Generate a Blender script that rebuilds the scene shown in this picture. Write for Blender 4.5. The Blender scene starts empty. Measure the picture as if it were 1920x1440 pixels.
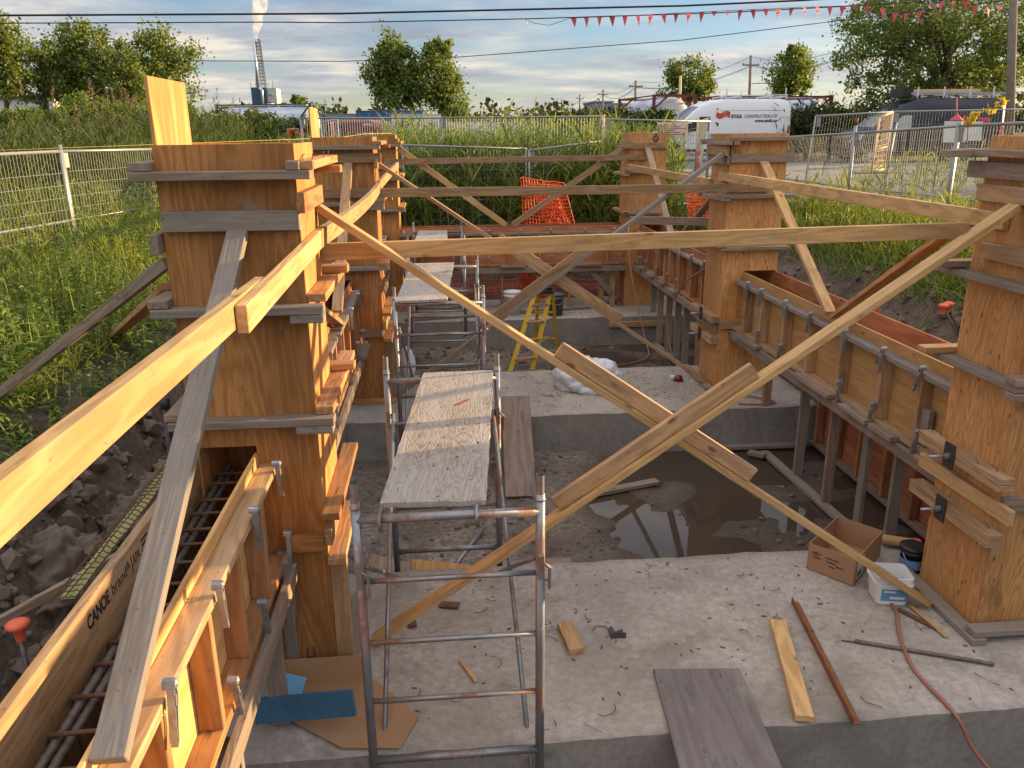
import bpy, bmesh, math, random
import numpy as np
from mathutils import Vector, Matrix, noise
V = Vector
C = bpy.context.scene.collection
SC = bpy.context.scene
PI = math.pi
random.seed(7)
RNG = np.random.default_rng(11)

# ------------------------------------------------------------------ camera
F_PX, PITCH, ROLL, YAW, EYE = 1507.06, .3052, -.0087, .0868, 2.8
fw = V((math.sin(YAW)*math.cos(PITCH), math.cos(YAW)*math.cos(PITCH), -math.sin(PITCH)))
rt0 = V((math.cos(YAW), -math.sin(YAW), 0)); up0 = rt0.cross(fw)
rt = rt0*math.cos(ROLL)+up0*math.sin(ROLL); up = -rt0*math.sin(ROLL)+up0*math.cos(ROLL)
cam_d = bpy.data.cameras.new('camera'); cam = bpy.data.objects.new('camera', cam_d); C.objects.link(cam)
cam_d.sensor_width = 36; cam_d.lens = F_PX/1920*36; cam_d.clip_start = .05; cam_d.clip_end = 9000
cam.matrix_world = Matrix(((rt.x, up.x, -fw.x, 0), (rt.y, up.y, -fw.y, 0), (rt.z, up.z, -fw.z, EYE), (0, 0, 0, 1)))
SC.camera = cam
EYEV = V((0, 0, EYE))
def at(u, v, y):            # the point of the photograph's pixel on the upright plane y metres ahead
    d = fw+rt*((u-960)/F_PX)+up*((720-v)/F_PX)
    return EYEV+d*(y/d.y)

# ------------------------------------------------------------------ light
SUN_AZ, SUN_EL = math.radians(77.4), math.radians(10.0)
sd = V((math.sin(SUN_AZ)*math.cos(SUN_EL), math.cos(SUN_AZ)*math.cos(SUN_EL), math.sin(SUN_EL)))
sl = bpy.data.lights.new('sun', 'SUN'); so = bpy.data.objects.new('sun', sl); C.objects.link(so)
sl.energy = 5.0; sl.angle = math.radians(.6); sl.color = (1, .68, .34)
so.rotation_euler = sd.to_track_quat('Z', 'Y').to_euler(); so.location = sd*60
SC.view_settings.view_transform = 'Standard'; SC.view_settings.look = 'None'
SC.view_settings.exposure = 1.2; SC.view_settings.gamma = 1
try: SC.view_settings.use_curve_mapping = False
except Exception: pass
SC.cycles.max_bounces = 7; SC.cycles.diffuse_bounces = 4; SC.cycles.transparent_max_bounces = 12
SC.cycles.use_denoising = True; SC.cycles.volume_bounces = 3; SC.cycles.volume_step_rate = 2

class NT:
    """small helper for node trees"""
    def __init__(s, tree): s.t = tree; s.n = tree.nodes; s.l = tree.links
    def val(s, sock, v):
        if isinstance(v, bpy.types.NodeSocket): s.l.new(v, sock)
        elif v is not None: sock.default_value = v
    def math(s, op, a, b=None, c=None, clamp=False):
        x = s.n.new('ShaderNodeMath'); x.operation = op; x.use_clamp = clamp
        s.val(x.inputs[0], a)
        if b is not None: s.val(x.inputs[1], b)
        if c is not None: s.val(x.inputs[2], c)
        return x.outputs[0]
    def vmath(s, op, a, b=None):
        x = s.n.new('ShaderNodeVectorMath'); x.operation = op
        s.val(x.inputs[0], a)
        if b is not None: s.val(x.inputs[1], b)
        return x.outputs[0]
    def noise(s, vec, scale, detail=4, rough=.55, dist=0):
        x = s.n.new('ShaderNodeTexNoise'); s.val(x.inputs['Vector'], vec)
        x.inputs['Scale'].default_value = scale; x.inputs['Detail'].default_value = detail
        x.inputs['Roughness'].default_value = rough; x.inputs['Distortion'].default_value = dist
        return x.outputs['Fac']
    def ramp(s, fac, stops, mode='LINEAR'):
        x = s.n.new('ShaderNodeValToRGB'); s.val(x.inputs[0], fac); e = x.color_ramp.elements
        x.color_ramp.interpolation = mode
        while len(e) < len(stops): e.new(.5)
        for i, (p, c) in enumerate(stops):
            e[i].position = p; e[i].color = (c, c, c, 1) if isinstance(c, (int, float)) else (*c, 1)
        return x.outputs[0]
    def mix(s, fac, a, b, blend='MIX'):
        x = s.n.new('ShaderNodeMix'); x.data_type = 'RGBA'; x.blend_type = blend
        s.val(x.inputs[0], fac)
        for k, v in ((6, a), (7, b)):
            if isinstance(v, tuple): x.inputs[k].default_value = (*v[:3], 1)
            else: s.val(x.inputs[k], v)
        return x.outputs[2]
    def comb(s, a, b, c):
        x = s.n.new('ShaderNodeCombineXYZ'); s.val(x.inputs[0], a); s.val(x.inputs[1], b); s.val(x.inputs[2], c); return x.outputs[0]

# ------------------------------------------------------------------ sky
W = bpy.data.worlds.new("World"); SC.world = W; W.use_nodes = True
w = NT(W.node_tree); w.n.clear()
sky = w.n.new('ShaderNodeTexSky'); sky.sky_type = 'NISHITA'; sky.sun_disc = False
sky.sun_elevation = SUN_EL; sky.sun_rotation = SUN_AZ; sky.air_density = 1.0; sky.dust_density = .4; sky.ozone_density = 3.0
bg = w.n.new('ShaderNodeBackground'); bg.inputs[1].default_value = .081
w.l.new(w.mix(1., sky.outputs[0], (1.06, .97, 1.04), 'MULTIPLY'), bg.inputs[0])
tc = w.n.new('ShaderNodeTexCoord'); sx = w.n.new('ShaderNodeSeparateXYZ'); w.l.new(tc.outputs['Generated'], sx.inputs[0])
den = w.math('ADD', w.math('MAXIMUM', sx.outputs[2], 0), .12)
cv = w.comb(w.math('DIVIDE', sx.outputs[0], den), w.math('DIVIDE', sx.outputs[1], den), 0)
cv = w.vmath('MULTIPLY', cv, (.75, 1.1, 1))
n1 = w.noise(cv, .8, 5, .5, .1)
n2 = w.noise(w.vmath('ADD', cv, (5.2, 3.1, 1.7)), .33, 5, .55)
n3 = w.noise(w.vmath('ADD', cv, (1.2, .2, 0)), 1.5, 6, .6)
mask = w.math('ADD', w.math('MULTIPLY', n1, .62), w.math('MULTIPLY', n2, .38))
mask = w.ramp(w.math('ADD', mask, w.math('MULTIPLY', w.ramp(sx.outputs[2], [(.25, 0), (.6, 1)]), .09)), [(.435, 0), (.575, .92)])
hor = w.ramp(sx.outputs[2], [(.0, .0), (.045, 1)])
mask = w.math('MULTIPLY', w.math('MULTIPLY', mask, hor), .88)
ccol = w.ramp(n3, [(.36, (.34, .37, .44)), (.49, (.56, .55, .58)), (.61, (1.0, .86, .71))])
cb = w.n.new('ShaderNodeBackground'); w.l.new(ccol, cb.inputs[0]); 
w.l.new(w.ramp(sx.outputs[2], [(.0, .47), (.16, .46), (.45, .95), (1., 1.2)]), cb.inputs[1])  # unseen clouds overhead made brighter to lift the ambient light in the shade
ms = w.n.new('ShaderNodeMixShader'); w.l.new(mask, ms.inputs[0]); w.l.new(bg.outputs[0], ms.inputs[1]); w.l.new(cb.outputs[0], ms.inputs[2])
wo = w.n.new('ShaderNodeOutputWorld'); w.l.new(ms.outputs[0], wo.inputs[0])

# ------------------------------------------------------------------ materials
def mat(name):
    m = bpy.data.materials.new(name); m.use_nodes = True
    t = NT(m.node_tree); b = t.n['Principled BSDF']
    return m, t, b
def plain(name, col, rough=.6, metal=0., var=.12, scale=6., bump=0., spec=.5, trans=0.):
    m, t, b = mat(name)
    tcx = t.n.new('ShaderNodeTexCoord'); oi = t.n.new('ShaderNodeObjectInfo')
    vec = t.vmath('ADD', tcx.outputs['Object'], t.comb(t.math('MULTIPLY', oi.outputs['Random'], 37), 0, 0))
    n = t.noise(vec, scale, 6, .6)
    c = t.mix(n, tuple(x*(1-var*1.6) for x in col), tuple(min(1, x*(1+var*1.6)) for x in col))
    t.l.new(c, b.inputs['Base Color']); b.inputs['Roughness'].default_value = rough; b.inputs['Metallic'].default_value = metal
    b.inputs['Specular IOR Level'].default_value = spec
    if bump:
        bp = t.n.new('ShaderNodeBump'); bp.inputs['Strength'].default_value = bump; bp.inputs['Distance'].default_value = .01
        t.l.new(n, bp.inputs['Height']); t.l.new(bp.outputs[0], b.inputs['Normal'])
    return m
def wood(name, light, dark, grey=0., greycol=(.24, .21, .18), knots=.5, rings=1., stain=.35, rough=.75, spots=0., gs=1., ks=1.):
    """timber or plywood; the grain runs along each piece's own local X"""
    m, t, b = mat(name)
    tcx = t.n.new('ShaderNodeTexCoord'); oi = t.n.new('ShaderNodeObjectInfo')
    off = t.comb(t.math('MULTIPLY', oi.outputs['Random'], 53), t.math('MULTIPLY', oi.outputs['Random'], 29), t.math('MULTIPLY', oi.outputs['Random'], 71))
    P = t.vmath('ADD', tcx.outputs['Object'], off)
    Pg = t.vmath('MULTIPLY', P, (.55*gs, 5*gs, 5*gs))
    base = t.noise(Pg, 1.0, 3, .5, .15)
    band = t.math('SINE', t.math('MULTIPLY', base, 95*rings))
    band = t.math('MULTIPLY_ADD', band, .5, .5)
    fine = t.noise(t.vmath('MULTIPLY', P, (4, 120, 120)), 1.0, 3, .7)
    g = t.math('ADD', t.math('MULTIPLY', band, .55), t.math('MULTIPLY', fine, .45))
    col = t.mix(t.ramp(g, [(.25, 0), (.8, 1)]), light, dark)
    # broad lighter and darker veneer patches, different on every piece
    br = t.noise(t.vmath('MULTIPLY', P, (.7, 2.2, 2.2)), 1.3, 4, .6)
    col = t.mix(t.math('MULTIPLY', t.ramp(br, [(.38, 1), (.62, 0)]), stain), col, tuple(x*.45 for x in dark))
    rnd = t.math('MULTIPLY_ADD', oi.outputs['Random'], .5, .76)
    col = t.mix(1.0, col, t.comb(rnd, rnd, rnd), 'MULTIPLY')
    if knots:
        vo = t.n.new('ShaderNodeTexVoronoi'); vo.inputs['Scale'].default_value = 1.0
        t.val(vo.inputs['Vector'], t.vmath('MULTIPLY', P, (4.2*ks, 9.5*ks, 9.5*ks)))
        k = t.ramp(vo.outputs['Distance'], [(.07, 1), (.17, 0)])
        sep = t.n.new('ShaderNodeSeparateColor'); t.l.new(vo.outputs['Color'], sep.inputs[0])
        k = t.math('MULTIPLY', k, t.math('GREATER_THAN', sep.outputs[0], 1-knots))
        col = t.mix(t.math('MULTIPLY', k, .8), col, (.10, .045, .018))
    if grey:
        gn = t.noise(t.vmath('MULTIPLY', P, (1.1, 7, 7)), 1.6, 6, .65)
        gm = t.math('MULTIPLY', t.ramp(gn, [(.5-.32*grey, 0), (.86-.42*grey, 1)]), min(1, .35+grey*.65))
        gc = t.mix(fine, tuple(x*.55 for x in greycol), tuple(x*1.35 for x in greycol))
        col = t.mix(gm, col, gc)
    if spots:
        # dried cement splashes and boot dirt
        sp2 = t.noise(t.vmath('MULTIPLY', P, (3.1, 4.2, 4.2)), 1.0, 8, .72)
        col = t.mix(t.math('MULTIPLY', t.ramp(sp2, [(.60, 0), (.68, 1)]), .42), col, (.30, .265, .22))
        sp3 = t.noise(t.vmath('MULTIPLY', t.vmath('ADD', P, (9, 4, 2)), (2.0, 5, 5)), 1.0, 7, .7)
        col = t.mix(t.math('MULTIPLY', t.ramp(sp3, [(.58, 0), (.68, 1)]), .55), col, tuple(x*.38 for x in dark))
        sn = t.noise(t.vmath('MULTIPLY', P, (28, 46, 46)), 1.0, 2, .5)
        col = t.mix(t.math('MULTIPLY', t.ramp(sn, [(.66, 0), (.73, 1)]), spots), col, (.05, .04, .035))
    t.l.new(col, b.inputs['Base Color']); b.inputs['Roughness'].default_value = rough
    b.inputs['Specular IOR Level'].default_value = .28
    bp = t.n.new('ShaderNodeBump'); bp.inputs['Strength'].default_value = .35; bp.inputs['Distance'].default_value = .004
    t.l.new(g, bp.inputs['Height']); t.l.new(bp.outputs[0], b.inputs['Normal'])
    return m
M = {}
M['fresh'] = wood('fresh_pine', (.56, .365, .165), (.44, .265, .11), knots=.25, stain=.3, rings=.5, gs=1.6, spots=.35, grey=.08)
M['pine'] = wood('used_pine', (.47, .30, .155), (.345, .20, .092), grey=.25, knots=.25, stain=.3, rings=.5, gs=1.6, spots=.5)
M['old'] = wood('weathered_pine', (.34, .24, .155), (.22, .14, .085), grey=.62, knots=.2, rings=.6, gs=1.5, spots=.5)
M['grey'] = wood('grey_pine', (.30, .24, .18), (.20, .15, .11), grey=.9, knots=.2, rings=.7, gs=1.5, spots=.4)
M['orange'] = wood('oiled_pine', (.50, .26, .105), (.36, .165, .055), grey=.22, knots=.2, rings=.5, gs=1.5, spots=.45)
M['ply'] = wood('oiled_plywood', (.56, .265, .09), (.40, .17, .05), knots=.05, rings=.9, gs=1.1, stain=.55, spots=.25)
M['plyfir'] = wood('knotted_fir_plywood', (.56, .305, .12), (.42, .20, .068), knots=.8, rings=1.2, gs=1.5, stain=.3, spots=.3, ks=1.75)
M['plyred'] = wood('red_form_plywood', (.40, .17, .082), (.31, .12, .055), knots=.35, rings=.5, stain=.3)
M['plypale'] = wood('pale_form_plywood', (.56, .335, .135), (.47, .26, .095), knots=.25, rings=.5, stain=.2, spots=.3)
M['deck'] = wood('weathered_deck_plywood', (.52, .47, .405), (.29, .25, .205), grey=.55, greycol=(.42, .40, .375), knots=.06, rings=1.5, gs=1.7, stain=.35, spots=1., rough=.9)
M['plydark'] = wood('dirty_plywood', (.24, .185, .145), (.17, .125, .10), grey=.35, greycol=(.19, .165, .155), knots=.12, rings=.6, spots=.7, rough=.85)
M['plygrey'] = wood('purple_grey_plywood', (.215, .19, .18), (.165, .14, .135), grey=.35, greycol=(.22, .20, .195), knots=.05, rings=.5, spots=.6, rough=.85)
M['sun_ply'] = wood('bright_plywood', (.58, .31, .115), (.44, .205, .066), knots=.06, rings=.6, gs=.8, stain=.3)

def concrete(name, lo, hi, bump=.5):
    m, t, b = mat(name)
    tcx = t.n.new('ShaderNodeTexCoord'); P = tcx.outputs['Object']
    a = t.noise(P, 1.7, 8, .62); f = t.noise(P, 22, 6, .7); s = t.noise(P, 60, 3, .6)
    big = t.noise(P, .55, 6, .6, .6); c = t.mix(t.ramp(t.math('ADD', t.math('MULTIPLY', a, .5), t.math('MULTIPLY', big, .5)), [(.38, 0), (.60, 1)]), lo, hi)
    c = t.mix(t.math('MULTIPLY', t.ramp(t.noise(P, .9, 7, .7, 1.5), [(.56, 0), (.62, 1)]), .4), c, (lo[0]*.72, lo[1]*.66, lo[2]*.60))
    c = t.mix(t.math('MULTIPLY', t.ramp(f, [(.42, 1), (.58, 0)]), .35), c, tuple(x*.62 for x in lo))
    c = t.mix(t.math('MULTIPLY', t.ramp(t.noise(P, 3.3, 8, .75, 1.2), [(.54, 0), (.66, 1)]), .45), c, tuple(x*.5 for x in (lo[0]*1.1, lo[1], lo[2]*.9)))
    c = t.mix(t.math('MULTIPLY', t.ramp(s, [(.66, 0), (.72, 1)]), .6), c, (.09, .07, .055))
    t.l.new(c, b.inputs['Base Color']); b.inputs['Roughness'].default_value = .9; b.inputs['Specular IOR Level'].default_value = .25
    bp = t.n.new('ShaderNodeBump'); bp.inputs['Strength'].default_value = bump; bp.inputs['Distance'].default_value = .006
    t.l.new(t.math('ADD', t.math('MULTIPLY', f, .6), t.math('MULTIPLY', s, .5)), bp.inputs['Height']); t.l.new(bp.outputs[0], b.inputs['Normal'])
    return m
M['conc'] = concrete('concrete_top', (.275, .245, .215), (.46, .42, .38))
M['concside'] = concrete('concrete_side', (.22, .21, .195), (.29, .275, .255), .15)  # darker, smoother concrete for the side faces
def galv():
    m, t, b = mat('galvanised_tube'); tcx = t.n.new('ShaderNodeTexCoord'); P = tcx.outputs['Object']
    n = t.noise(P, 9, 5, .6); c = t.mix(n, (.15, .165, .185), (.36, .38, .41))
    rm = t.ramp(t.noise(t.vmath('MULTIPLY', P, (5, 5, 2.2)), 1.0, 6, .7), [(.50, 0), (.60, .8)])
    c = t.mix(rm, c, t.mix(t.noise(P, 60, 3, .6), (.10, .04, .022), (.27, .105, .05)))
    t.l.new(c, b.inputs['Base Color']); t.l.new(t.math('MULTIPLY_ADD', rm, -.7, .72), b.inputs['Metallic']); t.l.new(t.math('MULTIPLY_ADD', rm, .35, .42), b.inputs['Roughness']); return m
M['galv'] = galv()
M['clip'] = plain('zinc_clip', (.34, .36, .39), .4, .6, .4, 40)
M['rusty'] = plain('rusty_steel', (.14, .075, .045), .8, .25, .4, 25, .3)
M['rebar'] = plain('rebar_steel', (.15, .13, .125), .55, .5, .5, 30, .3)
M['steelplate'] = plain('dark_steel_plate', (.06, .055, .055), .6, .5, .4, 25)
M['fence'] = plain('fence_zinc', (.30, .31, .31), .5, .5, .15, 4)
M['black'] = plain('black_plastic', (.015, .015, .017), .45)
M['tyre'] = plain('tyre_rubber', (.016, .016, .017), .8)
M['white'] = plain('white_paint', (.74, .76, .79), .35, 0, .03)
M['navy'] = plain('dark_blue_paint', (.010, .018, .036), .3, 0, .05)
M['glass'] = plain('dark_glass', (.012, .018, .022), .06, 0, .05)
M['paleglass'] = plain('reflection_glass', (.33, .40, .38), .12, 0, .1)  # window glass with a pale reflection painted into its colour
M['red'] = plain('dark_red_paint', (.16, .012, .02), .3)
M['redbrown'] = plain('red_brown_frame', (.15, .028, .02), .55)
M['teal'] = plain('teal_frame', (.02, .055, .06), .55)
M['tank'] = plain('tank_steel', (.44, .50, .58), .33, .55, .08, 2)
M['tankend'] = plain('tank_end', (.50, .53, .52), .5, .1, .06, 2)
M['orange_net'] = plain('orange_plastic', (.80, .11, .025), .6)
M['orange_cap'] = plain('orange_cap_plastic', (.72, .13, .06), .5)
M['orange_cloth'] = plain('orange_shirt_cloth', (.85, .14, .02), .8)
M['skin'] = plain('skin', (.42, .22, .15), .6)
M['denim'] = plain('dark_trousers', (.02, .025, .04), .8)
M['yellow'] = plain('yellow_fibreglass', (.62, .42, .025), .5, 0, .15, 9)
M['cardboard'] = plain('cardboard', (.34, .20, .105), .85, 0, .12, 5)
M['pail'] = plain('white_plastic', (.66, .67, .68), .4, 0, .05)
M['blue'] = plain('blue_board', (.035, .115, .20), .7, 0, .35, 6)
M['bluefoam'] = plain('pale_blue_sheet', (.17, .42, .68), .6, 0, .1)
M['bluelabel'] = plain('blue_label', (.12, .27, .47), .5)
M['greybucket'] = plain('dirty_grey_bucket', (.085, .09, .095), .7, 0, .35, 12)
M['film'] = plain('clear_plastic_film', (.60, .64, .70), .22, 0, .15, 7, .4)
M['copper'] = plain('brown_air_hose', (.30, .13, .085), .5)
M['pink'] = plain('pink_flag', (.62, .09, .12), .7, 0, .2, 14)
M['pinksign'] = plain('pale_pink_sign', (.72, .55, .62), .6)
M['signwhite'] = plain('white_sign', (.62, .63, .68), .6)
M['tan'] = plain('tan_sign', (.62, .45, .27), .7)
M['string'] = plain('yellow_string', (.75, .66, .08), .6)
M['wire'] = plain('black_wire', (.012, .012, .014), .6)
M['pole'] = plain('grey_wood_pole', (.20, .165, .13), .9, 0, .3, 5)
M['bldwhite'] = plain('white_wall', (.62, .60, .55), .8)
M['bldblue'] = plain('blue_cladding', (.035, .08, .16), .6)
M['bldbeige'] = plain('beige_cladding', (.52, .50, .46), .7)
M['bldgrey'] = plain('grey_cladding', (.24, .27, .32), .6)
M['roofdark'] = plain('dark_roof', (.06, .06, .065), .8)
M['bluepaint'] = plain('blue_paint', (.03, .10, .26), .4)
M['lattice'] = plain('lattice_steel', (.07, .075, .085), .6, .4)
M['redmark'] = plain('red_logo', (.55, .075, .03), .5)
M['purple'] = plain('purple_cloth', (.17, .06, .13), .8, 0, .3)
M['ink'] = plain('black_ink', (.012, .012, .013), .7)
M['inkpink'] = plain('red_ink', (.66, .09, .10), .7)
M['bark'] = plain('bark', (.13, .105, .085), .9, 0, .35, 8, .5)
M['boulder'] = plain('dry_clay', (.155, .125, .10), .95, 0, .4, 5, 1.)
M['bulb'] = plain('lamp_grey', (.3, .3, .3), .5)
def leafmat(name, lo, hi, dead=None, tr=.35):
    m, t, b = mat(name)
    g = t.n.new('ShaderNodeNewGeometry'); r = g.outputs['Random Per Island']
    st = [(0, lo), (.72, hi)]
    if dead: st += [(.93, hi), (1., dead)]
    c = t.ramp(r, st)
    t.l.new(c, b.inputs['Base Color']); b.inputs['Roughness'].default_value = .55; b.inputs['Specular IOR Level'].default_value = .3
    tl = t.n.new('ShaderNodeBsdfTranslucent'); t.l.new(t.mix(1., c, (1.35, 1.25, .55), 'MULTIPLY'), tl.inputs[0])
    mx = t.n.new('ShaderNodeMixShader'); mx.inputs[0].default_value = tr
    t.l.new(b.outputs[0], mx.inputs[1]); t.l.new(tl.outputs[0], mx.inputs[2])
    t.l.new(mx.outputs[0], t.n['Material Output'].inputs[0])
    return m
M['leaf'] = leafmat('poplar_leaf', (.06, .11, .028), (.20, .25, .06), tr=.45)
M['leafdark'] = leafmat('shrub_leaf', (.022, .042, .014), (.065, .085, .024), tr=.25)
M['reed'] = leafmat('reed_blade', (.06, .125, .027), (.22, .285, .065), (.34, .28, .14))
M['reeddark'] = leafmat('shaded_reed_blade', (.028, .06, .016), (.10, .13, .035), (.24, .19, .10))  # darker copy of the reed blades, their shade put into the colour
M['weed'] = leafmat('weed_leaf', (.06, .12, .018), (.21, .27, .045), (.30, .26, .10))
M['grassb'] = leafmat('grass_blade', (.07, .13, .02), (.24, .28, .05), (.34, .28, .10))
M['plume'] = leafmat('reed_plume', (.16, .10, .065), (.30, .21, .14), tr=.2)
M['yellowleaf'] = leafmat('yellow_leaf', (.35, .28, .03), (.62, .50, .06))

# ------------------------------------------------------------------ mesh helpers
I4 = Matrix.Identity(4)
def world(o): return (world(o.parent) if o.parent else I4) @ o.matrix_basis
def tag(o, label=None, cat=None, group=None, kind=None):
    if label: o['label'] = label
    if cat: o['category'] = cat
    if group: o['group'] = group
    if kind: o['kind'] = kind
    return o
def thing(name, label, cat, loc=(0, 0, 0), rz=0, group=None):
    o = bpy.data.objects.new(name, None); C.objects.link(o)
    o.location = loc; o.rotation_euler = (0, 0, rz); o.empty_display_size = .1
    o.matrix_basis = Matrix.Translation(V(loc)) @ Matrix.Rotation(rz, 4, 'Z')
    return tag(o, label, cat, group)
def link(name, me, m, parent=None, mw=None, **kw):
    """link a mesh; mw is its world matrix"""
    o = bpy.data.objects.new(name, me); C.objects.link(o)
    if m is not None and not me.materials: me.materials.append(M[m] if isinstance(m, str) else m)
    mw = mw or (world(parent) if parent else I4)
    if parent: o.parent = parent; o.matrix_basis = world(parent).inverted() @ mw
    else: o.matrix_basis = mw
    return tag(o, **kw)
class MB:
    """collects boxes, tubes, prisms and quads into one mesh (world coordinates)"""
    def __init__(s): s.v = []; s.f = []; s.sm = []
    def add(s, vs, fs, smooth=False):
        k = len(s.v); s.v += [tuple(x) for x in vs]; s.f += [tuple(i+k for i in f) for f in fs]; s.sm += [smooth]*len(fs); return s
    def box(s, lo, hi, mx=None):
        x0, y0, z0 = lo; x1, y1, z1 = hi
        vs = [V(q) for q in ((x0, y0, z0), (x1, y0, z0), (x1, y1, z0), (x0, y1, z0), (x0, y0, z1), (x1, y0, z1), (x1, y1, z1), (x0, y1, z1))]
        if mx: vs = [mx @ q for q in vs]
        return s.add(vs, [(0, 3, 2, 1), (4, 5, 6, 7), (0, 1, 5, 4), (1, 2, 6, 5), (2, 3, 7, 6), (3, 0, 4, 7)])
    def tube(s, pts, r, n=8, cap=True, smooth=True):
        pts = [V(p) for p in pts]; R = r if isinstance(r, (list, tuple)) else [r]*len(pts)
        vs = []; fs = []; prev = None
        for i, p in enumerate(pts):
            d = (pts[min(i+1, len(pts)-1)]-pts[max(i-1, 0)]).normalized()
            a = d.cross(V((0, 0, 1)) if abs(d.z) < .9 else V((1, 0, 0))).normalized()
            if prev is not None:
                a2 = prev-d*prev.dot(d)
                if a2.length > 1e-4: a = a2.normalized()
            prev = a; b = d.cross(a)
            for k in range(n):
                t = 2*PI*k/n; vs.append(p+(a*math.cos(t)+b*math.sin(t))*R[i])
        for i in range(len(pts)-1):
            for k in range(n): fs.append((i*n+k, i*n+(k+1) % n, (i+1)*n+(k+1) % n, (i+1)*n+k))
        if cap: fs += [tuple(range(n-1, -1, -1)), tuple((len(pts)-1)*n+k for k in range(n))]
        return s.add(vs, fs, smooth)
    def bar(s, a, b, w, t, upv=(0, 0, 1)):
        return s.box((0, -t/2, -w/2), ((V(b)-V(a)).length, t/2, w/2), frame(a, b, upv))
    def prism(s, poly, th, mx=None):
        """polygon in local XY, extruded th along Z"""
        n = len(poly); vs = [V((x, y, 0)) for x, y in poly]+[V((x, y, th)) for x, y in poly]
        if mx: vs = [mx @ q for q in vs]
        return s.add(vs, [tuple(range(n-1, -1, -1)), tuple(range(n, 2*n))]+[(i, (i+1) % n, n+(i+1) % n, n+i) for i in range(n)])
    def lathe(s, prof, c=(0, 0, 0), n=20, mx=None, smooth=True):
        vs = []; fs = []; c = V(c)
        for r, z in prof:
            for k in range(n):
                t = 2*PI*k/n; q = V((r*math.cos(t), r*math.sin(t), z)); vs.append((mx @ q if mx else q)+c)
        for i in range(len(prof)-1):
            for k in range(n): fs.append((i*n+k, i*n+(k+1) % n, (i+1)*n+(k+1) % n, (i+1)*n+k))
        return s.add(vs, fs, smooth)
    def build(s, name, m, parent=None, mw=None, local=False, bevel=0, **kw):
        """vertices are in world space; they are moved into the object's own frame"""
        me = bpy.data.meshes.new(name); base = mw or (world(parent) if parent else I4)
        if local: me.from_pydata(s.v, [], s.f)
        else:
            inv = base.inverted(); me.from_pydata([inv @ V(q) for q in s.v], [], s.f)
        me.polygons.foreach_set('use_smooth', s.sm); 
        if bevel:
            bm = bmesh.new(); bm.from_mesh(me); bmesh.ops.bevel(bm, geom=bm.edges[:], offset=bevel, segments=1, affect='EDGES'); bm.to_mesh(me); bm.free()
        me.update()
        return link(name, me, m, parent, base, **kw)
def frame(a, b, upv=(0, 0, 1)):
    a = V(a); x = (V(b)-a).normalized(); z = V(upv); z = (z-x*z.dot(x))
    if z.length < 1e-4: z = V((0, 1, 0))-x*x.y
    z.normalize(); y = z.cross(x)
    return Matrix(((x.x, y.x, z.x, a.x), (x.y, y.y, z.y, a.y), (x.z, y.z, z.z, a.z), (0, 0, 0, 1)))
T2, W4 = .038, .089
_cache = {}
def lum(name, a, b, m='pine', parent=None, w=W4, t=T2, upv=(0, 0, 1), bev=.003, **kw):
    """a straight piece of timber from a to b; w is measured along upv, t across it"""
    a = V(a); b = V(b); L = (b-a).length
    mb = MB(); mb.box((0, -t/2, -w/2), (L, t/2, w/2))
    me = bpy.data.meshes.new(name); me.from_pydata(mb.v, [], mb.f)
    if bev:
        bm = bmesh.new(); bm.from_mesh(me); bmesh.ops.bevel(bm, geom=bm.edges[:], offset=min(bev, t*.2), segments=1, affect='EDGES'); bm.to_mesh(me); bm.free()
    return link(name, me, m, parent, frame(a, b, upv), **kw)
def flat(name, a, b, m='pine', parent=None, **kw):      # timber lying on its wide face
    d = V(b)-V(a); side = V((-d.y, d.x, 0))
    if side.length < 1e-4: side = V((1, 0, 0))
    return lum(name, a, b, m, parent, upv=side, **kw)
def text(name, body, size, mw, m, parent, depth=.0015, align='LEFT', bold=0., width=None, **kw):
    cu = bpy.data.curves.new(name, 'FONT'); cu.body = body; cu.size = size; cu.extrude = depth; cu.align_x = align; cu.offset = bold
    o = bpy.data.objects.new(name, cu); C.objects.link(o)
    dg = bpy.context.evaluated_depsgraph_get(); me = bpy.data.meshes.new_from_object(o.evaluated_get(dg))
    bpy.data.objects.remove(o)
    me.materials.clear()
    if width:
        xs = [v.co.x for v in me.vertices]; k = width/(max(xs)-min(xs)); me.transform(Matrix.Diagonal((k, 1, 1, 1)))
    return link(name, me, m, parent, mw, **kw)
def axes(o, x, y, z=None):
    x = V(x).normalized(); y = V(y).normalized(); z = V(z) if z else x.cross(y)
    return Matrix(((x.x, y.x, z.x, o[0]), (x.y, y.y, z.y, o[1]), (x.z, y.z, z.z, o[2]), (0, 0, 0, 1)))
def copy_tree(o, parent=None):
    c = o.copy(); C.objects.link(c); c.parent = parent
    for ch in list(o.children): copy_tree(ch, c)
    return c
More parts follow.
